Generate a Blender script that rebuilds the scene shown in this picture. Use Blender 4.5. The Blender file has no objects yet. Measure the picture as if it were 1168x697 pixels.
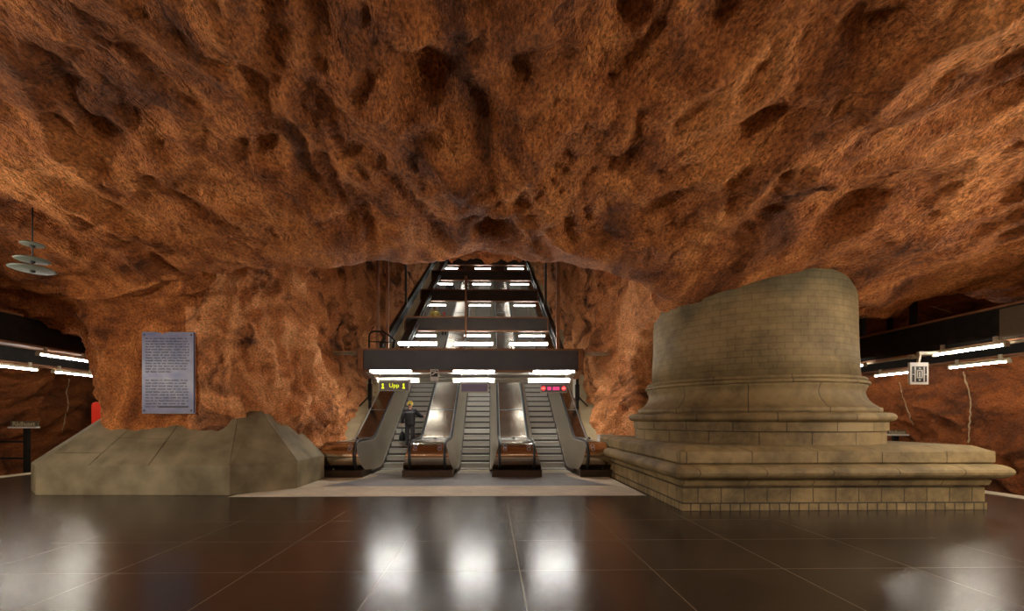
import bpy, bmesh, math, random
import numpy as np
from mathutils import Vector, Matrix
from mathutils.bvhtree import BVHTree

# ------------------------------------------------------------------ camera, world, exposure
scene = bpy.context.scene
col = scene.collection
F, CX, CY, H, YAW = 500.0, 570.0, 478.0, 1.75, 0.02      # focal length and principal point in pixels of a 1168x697 frame
cam_d = bpy.data.cameras.new('camera'); cam = bpy.data.objects.new('camera', cam_d); col.objects.link(cam)
cam_d.sensor_width = 36.0; cam_d.lens = F / 1168 * 36.0
cam_d.shift_x = (584 - CX) / 1168; cam_d.shift_y = (CY - 348.5) / 1168
cam_d.clip_start = 0.05; cam_d.clip_end = 300
cam.location = (0, 0, H); cam.rotation_euler = (math.pi / 2, 0, -YAW)
scene.camera = cam
w = bpy.data.worlds.new('world'); scene.world = w; w.use_nodes = True
w.node_tree.nodes['Background'].inputs[0].default_value = (0.02, 0.013, 0.008, 1)
scene.view_settings.view_transform = 'Standard'; scene.view_settings.look = 'None'
scene.view_settings.exposure = 0.0; scene.view_settings.gamma = 1.0
scene.view_settings.use_curve_mapping = False
E_CANOPY, E_UPPER, E_BEAM, E_TRACK, E_FILL = 250.0, 70.0, 40.0, 105.0, 30.0
E_NEAR, E_UNDER = 740.0, 0.6

def at(px, py, D):
    """world point seen at pixel (px,py) whose distance along the hall (Y) is D"""
    xc, zc = (px - CX) / F, (CY - py) / F
    dx = xc * math.cos(YAW) + math.sin(YAW); dy = -xc * math.sin(YAW) + math.cos(YAW)
    k = D / dy
    return Vector((dx * k, D, H + zc * k))

# ------------------------------------------------------------------ materials
def mat(name, color, rough=0.6, metal=0.0, var=None, scale=6.0, bump=0.0, bscale=40.0, spec=None, detail=4):
    m = bpy.data.materials.new(name); m.use_nodes = True
    nt = m.node_tree; b = nt.nodes['Principled BSDF']
    b.inputs['Base Color'].default_value = (*color, 1); b.inputs['Roughness'].default_value = rough
    b.inputs['Metallic'].default_value = metal
    if spec is not None: b.inputs['Specular IOR Level'].default_value = spec
    tc = nt.nodes.new('ShaderNodeTexCoord')
    if var:
        n = nt.nodes.new('ShaderNodeTexNoise'); n.inputs['Scale'].default_value = scale; n.inputs['Detail'].default_value = detail
        nt.links.new(tc.outputs['Object'], n.inputs['Vector'])
        r = nt.nodes.new('ShaderNodeValToRGB'); r.color_ramp.elements[0].position = .32; r.color_ramp.elements[1].position = .68
        r.color_ramp.elements[0].color = (*color, 1); r.color_ramp.elements[1].color = (*var, 1)
        nt.links.new(n.outputs['Fac'], r.inputs['Fac']); nt.links.new(r.outputs['Color'], b.inputs['Base Color'])
    if bump:
        n2 = nt.nodes.new('ShaderNodeTexNoise'); n2.inputs['Scale'].default_value = bscale; n2.inputs['Detail'].default_value = 3
        nt.links.new(tc.outputs['Object'], n2.inputs['Vector'])
        bp = nt.nodes.new('ShaderNodeBump'); bp.inputs['Strength'].default_value = bump; bp.inputs['Distance'].default_value = .02
        nt.links.new(n2.outputs['Fac'], bp.inputs['Height']); nt.links.new(bp.outputs['Normal'], b.inputs['Normal'])
    return m

def emis(name, color, strength):
    m = bpy.data.materials.new(name); m.use_nodes = True
    b = m.node_tree.nodes['Principled BSDF']
    b.inputs['Base Color'].default_value = (*color, 1)
    b.inputs['Emission Color'].default_value = (*color, 1); b.inputs['Emission Strength'].default_value = strength
    return m

def N(nt, t, **kw):
    n = nt.nodes.new(t)
    for k, v in kw.items(): setattr(n, k, v)
    return n

def rock_mat(name, light, mid, dark, spot=0.5, bump=0.9):
    m = bpy.data.materials.new(name); m.use_nodes = True
    nt = m.node_tree; b = nt.nodes['Principled BSDF']; L = nt.links
    b.inputs['Roughness'].default_value = .82; b.inputs['Specular IOR Level'].default_value = .25
    tc = N(nt, 'ShaderNodeTexCoord')
    mp = N(nt, 'ShaderNodeMapping'); mp.inputs['Scale'].default_value = (1, .55, 1); L.new(tc.outputs['Object'], mp.inputs['Vector'])
    big = N(nt, 'ShaderNodeTexNoise'); big.inputs['Scale'].default_value = .75; big.inputs['Detail'].default_value = 7; big.inputs['Roughness'].default_value = .62
    big.inputs['Distortion'].default_value = 1.3
    L.new(mp.outputs['Vector'], big.inputs['Vector'])
    r = N(nt, 'ShaderNodeValToRGB'); e = r.color_ramp.elements
    e[0].position = .34; e[0].color = (*dark, 1); e[1].position = .66; e[1].color = (*light, 1)
    x = e.new(.5); x.color = (*mid, 1)
    L.new(big.outputs['Fac'], r.inputs['Fac'])
    fine = N(nt, 'ShaderNodeTexNoise'); fine.inputs['Scale'].default_value = 26; fine.inputs['Detail'].default_value = 3; fine.inputs['Roughness'].default_value = .7
    L.new(mp.outputs['Vector'], fine.inputs['Vector'])
    fr = N(nt, 'ShaderNodeValToRGB'); fr.color_ramp.elements[0].position = .36; fr.color_ramp.elements[1].position = .62
    fr.color_ramp.elements[0].color = (1 - spot, 1 - spot, 1 - spot, 1); fr.color_ramp.elements[1].color = (1.25, 1.25, 1.25, 1)
    L.new(fine.outputs['Fac'], fr.inputs['Fac'])
    mx = N(nt, 'ShaderNodeMix', data_type='RGBA', blend_type='MULTIPLY'); mx.inputs[0].default_value = 1
    L.new(r.outputs['Color'], mx.inputs[6]); L.new(fr.outputs['Color'], mx.inputs[7])
    L.new(mx.outputs[2], b.inputs['Base Color'])
    mid_n = N(nt, 'ShaderNodeTexNoise'); mid_n.inputs['Scale'].default_value = 6; mid_n.inputs['Detail'].default_value = 6; mid_n.inputs['Roughness'].default_value = .6
    L.new(mp.outputs['Vector'], mid_n.inputs['Vector'])
    b1 = N(nt, 'ShaderNodeBump'); b1.inputs['Strength'].default_value = bump * .8; b1.inputs['Distance'].default_value = .16
    L.new(mid_n.outputs['Fac'], b1.inputs['Height'])
    b2 = N(nt, 'ShaderNodeBump'); b2.inputs['Strength'].default_value = bump; b2.inputs['Distance'].default_value = .06
    L.new(fine.outputs['Fac'], b2.inputs['Height']); L.new(b1.outputs['Normal'], b2.inputs['Normal'])
    L.new(b2.outputs['Normal'], b.inputs['Normal'])
    return m

def brick_mat(name, c1, c2, mortar, bw, bh, msize=.012, coord='UV', off=.5, stain=(.16, .17, .15), stain_z=None, wear=.40, zoff=0):
    """blocks laid in courses; coord 'UV' (metres) or 'XYZ' (x+y along the course, z up)"""
    m = bpy.data.materials.new(name); m.use_nodes = True
    nt = m.node_tree; b = nt.nodes['Principled BSDF']; L = nt.links
    b.inputs['Roughness'].default_value = .72; b.inputs['Specular IOR Level'].default_value = .3
    tc = N(nt, 'ShaderNodeTexCoord')
    if coord == 'UV': vec = tc.outputs['UV']
    else:
        sp = N(nt, 'ShaderNodeSeparateXYZ'); L.new(tc.outputs['Object'], sp.inputs[0])
        ad = N(nt, 'ShaderNodeMath', operation='ADD'); L.new(sp.outputs[0], ad.inputs[0]); L.new(sp.outputs[1], ad.inputs[1])
        cb = N(nt, 'ShaderNodeCombineXYZ'); L.new(ad.outputs[0], cb.inputs[0]); za = N(nt, 'ShaderNodeMath', operation='ADD'); za.inputs[1].default_value = zoff; L.new(sp.outputs[2], za.inputs[0]); L.new(za.outputs[0], cb.inputs[1]); vec = cb.outputs[0]
    dn = N(nt, 'ShaderNodeTexNoise'); dn.inputs['Scale'].default_value = 3; L.new(tc.outputs['Object'], dn.inputs['Vector'])
    sub = N(nt, 'ShaderNodeVectorMath', operation='MULTIPLY_ADD'); sub.inputs[1].default_value = (.02, .012, 0)
    L.new(dn.outputs['Color'], sub.inputs[0]); L.new(vec, sub.inputs[2])
    br = N(nt, 'ShaderNodeTexBrick'); br.offset = off
    br.inputs['Scale'].default_value = 1; br.inputs['Brick Width'].default_value = bw; br.inputs['Row Height'].default_value = bh
    br.inputs['Mortar Size'].default_value = msize; br.inputs['Mortar Smooth'].default_value = .3
    br.inputs['Color1'].default_value = (*c1, 1); br.inputs['Color2'].default_value = (*c2, 1); br.inputs['Mortar'].default_value = (*mortar, 1)
    L.new(sub.outputs[0], br.inputs['Vector'])
    n = N(nt, 'ShaderNodeTexNoise'); n.inputs['Scale'].default_value = 1.1; n.inputs['Detail'].default_value = 9; n.inputs['Roughness'].default_value = .72
    L.new(tc.outputs['Object'], n.inputs['Vector'])
    rr = N(nt, 'ShaderNodeValToRGB'); rr.color_ramp.elements[0].position = .36; rr.color_ramp.elements[1].position = .60
    rr.color_ramp.elements[0].color = (wear, wear * .98, wear * .92, 1); rr.color_ramp.elements[1].color = (1.1, 1.08, 1.02, 1)
    L.new(n.outputs['Fac'], rr.inputs['Fac'])
    mx = N(nt, 'ShaderNodeMix', data_type='RGBA', blend_type='MULTIPLY'); mx.inputs[0].default_value = 1
    L.new(br.outputs['Color'], mx.inputs[6]); L.new(rr.outputs['Color'], mx.inputs[7])
    out = mx.outputs[2]
    if stain_z:                                            # damp grey patches of their own shape high on the shaft
        sp2 = N(nt, 'ShaderNodeSeparateXYZ'); L.new(tc.outputs['Object'], sp2.inputs[0])
        n3 = N(nt, 'ShaderNodeTexNoise'); n3.inputs['Scale'].default_value = .9; n3.inputs['Detail'].default_value = 5; L.new(tc.outputs['Object'], n3.inputs['Vector'])
        ma = N(nt, 'ShaderNodeMath', operation='MULTIPLY_ADD'); ma.inputs[1].default_value = 2.2; L.new(n3.outputs['Fac'], ma.inputs[0]); L.new(sp2.outputs[2], ma.inputs[2])
        mr = N(nt, 'ShaderNodeMapRange'); mr.inputs['From Min'].default_value = stain_z + 1.1 - .1; mr.inputs['From Max'].default_value = stain_z + 1.1 + .35
        L.new(ma.outputs[0], mr.inputs['Value'])
        mm = N(nt, 'ShaderNodeMix', data_type='RGBA'); L.new(mr.outputs[0], mm.inputs[0]); L.new(out, mm.inputs[6]); 
        ms = N(nt, 'ShaderNodeMix', data_type='RGBA', blend_type='MULTIPLY'); ms.inputs[0].default_value = 1; ms.inputs[7].default_value = (.62, .72, .82, 1)
        L.new(out, ms.inputs[6]); L.new(ms.outputs[2], mm.inputs[7]); out = mm.outputs[2]
    L.new(out, b.inputs['Base Color'])
    bp = N(nt, 'ShaderNodeBump'); bp.inputs['Strength'].default_value = .6; bp.inputs['Distance'].default_value = .02; bp.invert = True
    L.new(br.outputs['Fac'], bp.inputs['Height'])
    n4 = N(nt, 'ShaderNodeTexNoise'); n4.inputs['Scale'].default_value = 18; n4.inputs['Detail'].default_value = 5; L.new(tc.outputs['Object'], n4.inputs['Vector'])
    bp2 = N(nt, 'ShaderNodeBump'); bp2.inputs['Strength'].default_value = .35; bp2.inputs['Distance'].default_value = .02
    L.new(n4.outputs['Fac'], bp2.inputs['Height']); L.new(bp.outputs['Normal'], bp2.inputs['Normal'])
    L.new(bp2.outputs['Normal'], b.inputs['Normal'])
    return m

def floor_mat():
    m = bpy.data.materials.new('polished_stone_tiles'); m.use_nodes = True
    nt = m.node_tree; b = nt.nodes['Principled BSDF']; L = nt.links
    tc = N(nt, 'ShaderNodeTexCoord'); sp = N(nt, 'ShaderNodeSeparateXYZ'); L.new(tc.outputs['Object'], sp.inputs[0])
    def line(out, period, offset, wdt):
        a = N(nt, 'ShaderNodeMath', operation='ADD'); a.inputs[1].default_value = -offset + 100 * period; L.new(out, a.inputs[0])
        d = N(nt, 'ShaderNodeMath', operation='DIVIDE'); d.inputs[1].default_value = period; L.new(a.outputs[0], d.inputs[0])
        f = N(nt, 'ShaderNodeMath', operation='FRACT'); L.new(d.outputs[0], f.inputs[0])
        c = N(nt, 'ShaderNodeMath', operation='LESS_THAN'); c.inputs[1].default_value = wdt / period; L.new(f.outputs[0], c.inputs[0])
        return c.outputs[0]
    lx, ly = line(sp.outputs[0], 1.545, 1.87, .011), line(sp.outputs[1], 1.25, 5.05, .011)
    mxm = N(nt, 'ShaderNodeMath', operation='MAXIMUM'); L.new(lx, mxm.inputs[0]); L.new(ly, mxm.inputs[1])
    n = N(nt, 'ShaderNodeTexNoise'); n.inputs['Scale'].default_value = 1.2; n.inputs['Detail'].default_value = 8; n.inputs['Roughness'].default_value = .7
    L.new(tc.outputs['Object'], n.inputs['Vector'])
    r = N(nt, 'ShaderNodeValToRGB'); r.color_ramp.elements[0].position = .3; r.color_ramp.elements[1].position = .7
    r.color_ramp.elements[0].color = (.026, .017, .012, 1); r.color_ramp.elements[1].color = (.048, .033, .023, 1)
    L.new(n.outputs['Fac'], r.inputs['Fac'])
    mx = N(nt, 'ShaderNodeMix', data_type='RGBA'); L.new(mxm.outputs[0], mx.inputs[0]); L.new(r.outputs['Color'], mx.inputs[6]); mx.inputs[7].default_value = (.20, .145, .09, 1)
    L.new(mx.outputs[2], b.inputs['Base Color'])
    r2 = N(nt, 'ShaderNodeMapRange'); r2.inputs['To Min'].default_value = .19; r2.inputs['To Max'].default_value = .262; L.new(n.outputs['Fac'], r2.inputs['Value'])
    L.new(r2.outputs[0], b.inputs['Roughness'])
    b.inputs['Specular IOR Level'].default_value = .48
    n2 = N(nt, 'ShaderNodeTexNoise'); n2.inputs['Scale'].default_value = 2.2; n2.inputs['Detail'].default_value = 2; L.new(tc.outputs['Object'], n2.inputs['Vector'])
    bp = N(nt, 'ShaderNodeBump'); bp.inputs['Strength'].default_value = .06; bp.inputs['Distance'].default_value = .03
    L.new(n2.outputs['Fac'], bp.inputs['Height']); L.new(bp.outputs['Normal'], b.inputs['Normal'])
    return m

def steel_mat(name, c, rough, streak=1.0, aniso=(3, .4, 3), metal=1.0):
    m = bpy.data.materials.new(name); m.use_nodes = True
    nt = m.node_tree; b = nt.nodes['Principled BSDF']; L = nt.links
    b.inputs['Metallic'].default_value = metal
    tc = N(nt, 'ShaderNodeTexCoord'); mp = N(nt, 'ShaderNodeMapping'); mp.inputs['Scale'].default_value = aniso; L.new(tc.outputs['Object'], mp.inputs['Vector'])
    n = N(nt, 'ShaderNodeTexNoise'); n.inputs['Scale'].default_value = 2.5; n.inputs['Detail'].default_value = 6; n.inputs['Roughness'].default_value = .7; L.new(mp.outputs['Vector'], n.inputs['Vector'])
    r = N(nt, 'ShaderNodeValToRGB'); r.color_ramp.elements[0].position = .3; r.color_ramp.elements[1].position = .7
    k = 1 - .35 * streak
    r.color_ramp.elements[0].color = (c[0] * k, c[1] * k, c[2] * k, 1); r.color_ramp.elements[1].color = (*c, 1)
    L.new(n.outputs['Fac'], r.inputs['Fac']); L.new(r.outputs['Color'], b.inputs['Base Color'])
    q = N(nt, 'ShaderNodeMapRange'); q.inputs['To Min'].default_value = rough * .9; q.inputs['To Max'].default_value = rough * 1.15
    L.new(n.outputs['Fac'], q.inputs['Value']); L.new(q.outputs[0], b.inputs['Roughness'])
    return m

def step_mat():
    m = bpy.data.materials.new('grooved_step'); m.use_nodes = True
    nt = m.node_tree; b = nt.nodes['Principled BSDF']; L = nt.links
    b.inputs['Roughness'].default_value = .45; b.inputs['Metallic'].default_value = .35
    tc = N(nt, 'ShaderNodeTexCoord'); wv = N(nt, 'ShaderNodeTexWave', bands_direction='X'); wv.inputs['Scale'].default_value = 16
    L.new(tc.outputs['Object'], wv.inputs['Vector'])
    r = N(nt, 'ShaderNodeValToRGB'); r.color_ramp.elements[0].color = (.22, .215, .19, 1); r.color_ramp.elements[1].color = (.50, .49, .44, 1)
    L.new(wv.outputs['Fac'], r.inputs['Fac']); L.new(r.outputs['Color'], b.inputs['Base Color'])
    return m

MAT = dict(
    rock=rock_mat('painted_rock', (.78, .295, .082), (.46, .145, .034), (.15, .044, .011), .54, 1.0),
    rock_side_lit=rock_mat('painted_rock_lamp_brightened', (.90, .43, .18), (.72, .29, .105), (.10, .036, .018), .42, 1.0),  # albedo raised to stand in for canopy lamp light on this rock
    rock_red=rock_mat('rock_dark_red', (.34, .105, .026), (.22, .062, .015), (.09, .03, .012), .35, .6),  # darker and redder than the hall rock
    seam=mat('sealed_seam', (.52, .36, .20), .8, var=(.30, .19, .10), scale=9),
    floor=floor_mat(),
    pale_tile=brick_mat('pale_tiles', (.62, .54, .43), (.66, .58, .47), (.45, .39, .3), .4, .4, .006, 'XYZ', 0, wear=.85),
    grey_mat=mat('grey_landing', (.20, .205, .21), .35, var=(.26, .265, .27), scale=3, spec=.5),
    edge=mat('platform_edge', (.55, .46, .32), .6, var=(.45, .37, .26), scale=4),
    trench=mat('trackbed', (.05, .04, .035), .9, var=(.08, .065, .05), scale=9, bump=1, bscale=16),
    concrete=mat('board_marked_concrete', (.11, .084, .040), .75, var=(.25, .20, .112), scale=1.6, bump=.35, bscale=22, detail=8),
    slab=mat('concrete_slab', (.36, .30, .17), .8, var=(.44, .37, .22), scale=2, bump=.2, bscale=25),
    black=mat('black_steel', (.010, .008, .007), .7, var=(.018, .014, .011), scale=5, spec=.2),
    dark=mat('dark_web', (.035, .030, .027), .5, var=(.05, .043, .037), scale=3),
    fascia=mat('grey_fascia', (.060, .066, .078), .6, var=(.072, .078, .09), scale=2),
    rust=mat('rust_paint', (.20, .085, .035), .6, var=(.27, .12, .05), scale=7),
    perf=mat('perforated_plate', (.10, .07, .045), .6, var=(.15, .11, .07), scale=70),
    alum=mat('grey_aluminium', (.42, .40, .36), .4, .3),
    beige=mat('beige_enamel', (.42, .36, .25), .5),
    steel=steel_mat('brushed_steel', (.62, .57, .47), .335, .3, (1.5, .3, 1.5)),
    deck=steel_mat('polished_steel_deck', (.58, .52, .43), .22, 1.3, (4, .5, 4)),
    drum=steel_mat('polished_bronze_drum', (.60, .52, .40), .17, .6),
    kick=steel_mat('dark_bronze_base', (.075, .048, .03), .4, 1, metal=.6),
    rubber=mat('black_rubber', (.008, .008, .008), .35),
    step=step_mat(),
    riser=mat('riser_gap_painted_shade', (.05, .048, .042), .6),
    yellow=mat('yellow_line', (.70, .58, .06), .6),
    tube=emis('fluorescent_tube_canopy', (1, .97, .90), E_CANOPY),
    tube_up=emis('fluorescent_tube_upper', (1, .97, .90), E_UPPER),
    tube_beam=emis('fluorescent_tube_beam', (1, .97, .90), E_BEAM),
    tube_track=emis('fluorescent_tube_track', (1, .93, .80), E_TRACK), under=emis('lit_diffuser', (1, .96, .86), E_UNDER), tube_near=emis('fluorescent_tube_near', (1, .93, .80), E_NEAR), tube_fill=emis('fluorescent_tube_fill', (1, .90, .74), E_FILL),
    led_y=emis('yellow_diodes', (.75, .85, .02), 1.1), led_r=emis('red_diodes', (.95, .05, .05), 1.1), led_p=emis('pink_diodes', (.85, .06, .25), .9),
    display=mat('display_glass', (.15, .14, .17), .2), display_off=mat('display_off', (.20, .18, .28), .25),
    white=mat('white_enamel', (.72, .70, .64), .45), off_white=mat('off_white_board', (.60, .56, .50), .5),
    ink=mat('black_ink', (.015, .013, .012), .5), blue_ink=mat('plaque_ink', (.008, .007, .014), .5),
    plaque=mat('blue_grey_plate', (.06, .06, .16), .4, var=(.125, .115, .20), scale=3),
    plaque_rim=mat('plaque_edge', (.16, .16, .22), .4),
    red=mat('red_enamel', (.75, .035, .015), .35),
    disc=mat('grey_green_disc', (.17, .19, .145), .5), 
    leather=mat('black_leather', (.005, .005, .006), .45, spec=.25), trouser=mat('charcoal_cloth', (.016, .016, .018), .9),
    skin=mat('skin', (.62, .33, .22), .55), cap_y=mat('yellow_cap', (.72, .60, .08), .7), hair=mat('dark_hair', (.05, .035, .02), .7),
    coat_y=mat('yellow_jacket', (.55, .44, .12), .8), coat_r=mat('red_jacket', (.55, .03, .03), .8), pants_g=mat('green_trousers', (.02, .22, .07), .8),
    pants_y=mat('khaki_trousers', (.38, .35, .17), .85), coat_d=mat('dark_jacket', (.03, .03, .035), .7), shoe=mat('black_shoe', (.012, .012, .012), .5),
    label=mat('grey_label', (.35, .33, .36), .5),
    sign_dark=mat('sign_board_dark', (.10, .085, .05), .6), sign_letter=mat('sign_letter', (.55, .47, .28), .6),
)

# ------------------------------------------------------------------ mesh helpers
class MB:
    def __init__(s): s.v = []; s.f = []; s.sm = []; s.uv = []
    def add(s, vs, fs, smooth=False, uvs=None):
        o = len(s.v); s.v += [tuple(q) for q in vs]
        for i, f in enumerate(fs):
            s.f.append([o + k for k in f]); s.sm.append(smooth); s.uv.append(uvs[i] if uvs else None)
        return s
    def box(s, a, b, M=None):
        x0, y0, z0 = [min(p, q) for p, q in zip(a, b)]; x1, y1, z1 = [max(p, q) for p, q in zip(a, b)]
        v = [Vector(p) for p in ((x0,y0,z0),(x1,y0,z0),(x1,y1,z0),(x0,y1,z0),(x0,y0,z1),(x1,y0,z1),(x1,y1,z1),(x0,y1,z1))]
        if M: v = [M @ p for p in v]
        return s.add(v, [(0,3,2,1),(4,5,6,7),(0,1,5,4),(1,2,6,5),(2,3,7,6),(3,0,4,7)])
    def bar(s, p, q, wx, wz, up=(0,0,1)):
        """rectangular bar from p to q, wx across and wz along up"""
        p, q = Vector(p), Vector(q); d = (q - p).normalized(); u = Vector(up)
        r = d.cross(u); r = (r if r.length > 1e-4 else Vector((1,0,0))).normalized(); u = r.cross(d).normalized()
        v = []
        for c in (p, q):
            for a, b in ((-1,-1),(1,-1),(1,1),(-1,1)): v.append(c + r * a * wx / 2 + u * b * wz / 2)
        return s.add(v, [(0,1,2,3),(7,6,5,4),(0,4,5,1),(1,5,6,2),(2,6,7,3),(3,7,4,0)])
    def tube(s, pts, r, n=10, caps=True, smooth=True):
        pts = [Vector(p) for p in pts]; rs = r if isinstance(r, (list, tuple)) else [r] * len(pts); v = []
        prev = None
        for i, p in enumerate(pts):
            d = (pts[min(i + 1, len(pts) - 1)] - pts[max(i - 1, 0)]).normalized()
            if prev is None:
                a = d.cross(Vector((0,0,1)));  a = a if a.length > .05 else d.cross(Vector((1,0,0)))
            else: a = prev - d * prev.dot(d)
            a.normalize(); prev = a.copy(); b = d.cross(a)
            for k in range(n):
                t = 2 * math.pi * k / n; v.append(p + (a * math.cos(t) + b * math.sin(t)) * rs[i])
        m = len(pts)
        fs = [(i*n+k, i*n+(k+1)%n, (i+1)*n+(k+1)%n, (i+1)*n+k) for i in range(m-1) for k in range(n)]
        s.add(v, fs, smooth)
        if caps:
            o = len(s.v) - len(v)
            s.f.append([o + k for k in reversed(range(n))]); s.sm.append(False); s.uv.append(None)
            s.f.append([o + (m-1)*n + k for k in range(n)]); s.sm.append(False); s.uv.append(None)
        return s
    def lathe(s, prof, c=(0,0,0), n=96, smooth=True, Rref=None, caps=True):
        """profile (r,z) turned about the vertical through c; UV in metres"""
        c = Vector(c); v = []; fs = []; uvs = []; m = len(prof); ln = [0]
        for a, b in zip(prof, prof[1:]): ln.append(ln[-1] + math.dist(a, b))
        Rr = Rref or max(p[0] for p in prof)
        for (r, z) in prof:
            for k in range(n):
                t = 2 * math.pi * k / n; v.append(c + Vector((r * math.cos(t), r * math.sin(t), z)))
        for i in range(m-1):
            for k in range(n):
                k2 = (k+1) % n; fs.append((i*n+k, i*n+k2, (i+1)*n+k2, (i+1)*n+k))
                u0, u1 = 2*math.pi*Rr*k/n, 2*math.pi*Rr*(k+1)/n
                uvs.append(((u0,ln[i]),(u1,ln[i]),(u1,ln[i+1]),(u0,ln[i+1])))
        s.add(v, fs, smooth, uvs)
        if caps:
            o = len(s.v) - len(v)
            if prof[0][0] > 1e-4: s.f.append([o + k for k in reversed(range(n))]); s.sm.append(False); s.uv.append(None)
            if prof[-1][0] > 1e-4: s.f.append([o + (m-1)*n + k for k in range(n)]); s.sm.append(False); s.uv.append(None)
        return s
    def grid(s, rows, smooth=False, close=False):
        m, n = len(rows), len(rows[0])
        v = [p for r in rows for p in r]
        fs = [(i*n+k, i*n+(k+1)%n, (i+1)*n+(k+1)%n, (i+1)*n+k) for i in range(m-1) for k in range(n if close else n-1)]
        return s.add(v, fs, smooth)
    def prism(s, poly, d):
        """closed planar polygon pushed along d"""
        n = len(poly); poly = [Vector(p) for p in poly]; d = Vector(d)
        v = poly + [p + d for p in poly]
        return s.add(v, [tuple(range(n)), tuple(reversed(range(n, 2*n)))] + [(k, n+k, n+(k+1)%n, (k+1)%n) for k in range(n)])
    def ring_square(s, c, prof):
        """square moulding about c: profile of (half_size, z)"""
        rows = []
        for a, z in prof: rows.append([(c[0]-a, c[1]-a, z), (c[0]+a, c[1]-a, z), (c[0]+a, c[1]+a, z), (c[0]-a, c[1]+a, z)])
        s.grid(rows, False, True)
        o = len(s.v) - len(prof) * 4
        s.f.append([o+3, o+2, o+1, o]); s.sm.append(False); s.uv.append(None)
        e = len(s.v) - 4; s.f.append([e, e+1, e+2, e+3]); s.sm.append(False); s.uv.append(None)
        return s
    def build(s, name, m, parent=None, bevel=0, recalc=True, loc=None):
        me = bpy.data.meshes.new(name); me.from_pydata(s.v, [], s.f)
        me.polygons.foreach_set('use_smooth', s.sm)
        if any(u is not None for u in s.uv):
            ul = me.uv_layers.new(name='UVMap')
            for p, u in zip(me.polygons, s.uv):
                if u:
                    for li, q in zip(p.loop_indices, u): ul.data[li].uv = q
        if recalc:
            bm = bmesh.new(); bm.from_mesh(me); bmesh.ops.recalc_face_normals(bm, faces=bm.faces); bm.to_mesh(me); bm.free()
        if m: me.materials.append(m)
        o = bpy.data.objects.new(name, me); col.objects.link(o)
        if parent is not None:
            o.parent = parent; o.location = -parent.location if loc is None else loc      # meshes are written in world metres
        if bevel:
            b = o.modifiers.new('bevel', 'BEVEL'); b.width = bevel; b.segments = 2; b.limit_method = 'ANGLE'; b.angle_limit = .6
            b.harden_normals = False
        return o

def tag(o, label, cat, group=None):
    o['label'] = label; o['category'] = cat
    if group: o['group'] = group
    return o
def thing(name, label, cat, loc=(0,0,0), group=None):
    o = bpy.data.objects.new(name, None); o.location = loc; o.empty_display_size = .2; col.objects.link(o)
    return tag(o, label, cat, group)
def struct(o): o['kind'] = 'structure'; return o
def text(body, name, size, m, parent, loc, rot=(math.pi/2,0,0), ext=.004, align='CENTER'):
    c = bpy.data.curves.new(name, 'FONT'); c.body = body; c.size = size; c.extrude = ext; c.align_x = align; c.align_y = 'CENTER'
    c.materials.append(m); o = bpy.data.objects.new(name, c); col.objects.link(o)
    bpy.context.view_layer.update()
    me = bpy.data.meshes.new_from_object(o.evaluated_get(bpy.context.evaluated_depsgraph_get())); bpy.data.objects.remove(o)
    me.materials.clear(); me.materials.append(m)
    o = bpy.data.objects.new(name, me); col.objects.link(o)
    o.parent = parent; o.location = Vector(loc) - parent.location; o.rotation_euler = rot
    return o
def copy_thing(root):
    r = root.copy(); col.objects.link(r)
    for ch in root.children:
        c = ch.copy(); col.objects.link(c); c.parent = r
        for g in ch.children:
            d = g.copy(); col.objects.link(d); d.parent = c
    return r

# ------------------------------------------------------------------ the cave: hollowed rock
rng = np.random.RandomState(7)
_perm = rng.permutation(256); _perm = np.concatenate([_perm, _perm, _perm])
_g = rng.normal(size=(256, 3)); _g /= np.linalg.norm(_g, axis=1)[:, None]
def perlin(p):
    i = np.floor(p).astype(np.int64); f = p - i; i &= 255
    u = f * f * f * (f * (f * 6 - 15) + 10); out = 0
    for dx in (0, 1):
        for dy in (0, 1):
            for dz in (0, 1):
                h = _perm[_perm[_perm[(i[:,0]+dx) & 255] + ((i[:,1]+dy) & 255)] + ((i[:,2]+dz) & 255)]
                d = (_g[h] * (f - np.array([dx, dy, dz]))).sum(1)
                wgt = (u[:,0] if dx else 1-u[:,0]) * (u[:,1] if dy else 1-u[:,1]) * (u[:,2] if dz else 1-u[:,2])
                out = out + wgt * d
    return out
def smin(a, b, k):
    h = np.clip(.5 + .5 * (b - a) / k, 0, 1); return b * (1 - h) + a * h - k * h * (1 - h)
def smax(a, b, k): return -smin(-a, -b, k)
def smoothi(t): return t * t * (3 - 2 * t)

HX = np.array([-20., -16, -13, -9.5, -4, 0, 2.9, 4.6, 5.7, 6.9, 8.3, 9.6, 12, 17])
HY = np.array([-8., -3, 1, 5, 8, 10.2])
HZ = np.array([[2.6, 3.6, 4.2, 4.6, 5.0, 5.0, 5.0, 5.0, 5.0, 4.9, 4.8, 4.6, 4.2, 3.0],
               [3.2, 4.6, 5.2, 5.6, 5.9, 6.0, 5.9, 5.9, 5.8, 5.7, 5.6, 5.4, 5.0, 3.8],
               [3.4, 4.9, 5.4, 5.8, 6.1, 6.1, 6.1, 6.1, 6.0, 5.9, 5.8, 5.6, 5.1, 3.9],
               [3.6, 5.0, 5.4, 5.7, 5.9, 6.0, 5.9, 5.8, 5.7, 5.6, 5.4, 5.2, 4.9, 3.9],
               [3.6, 5.0, 5.25, 5.35, 5.5, 5.55, 5.45, 5.1, 5.0, 5.05, 4.9, 4.85, 4.75, 3.9],
               [3.6, 4.9, 5.15, 5.2, 5.2, 5.42, 5.1, 4.28, 4.45, 4.80, 4.45, 4.6, 4.6, 3.9]])
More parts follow.
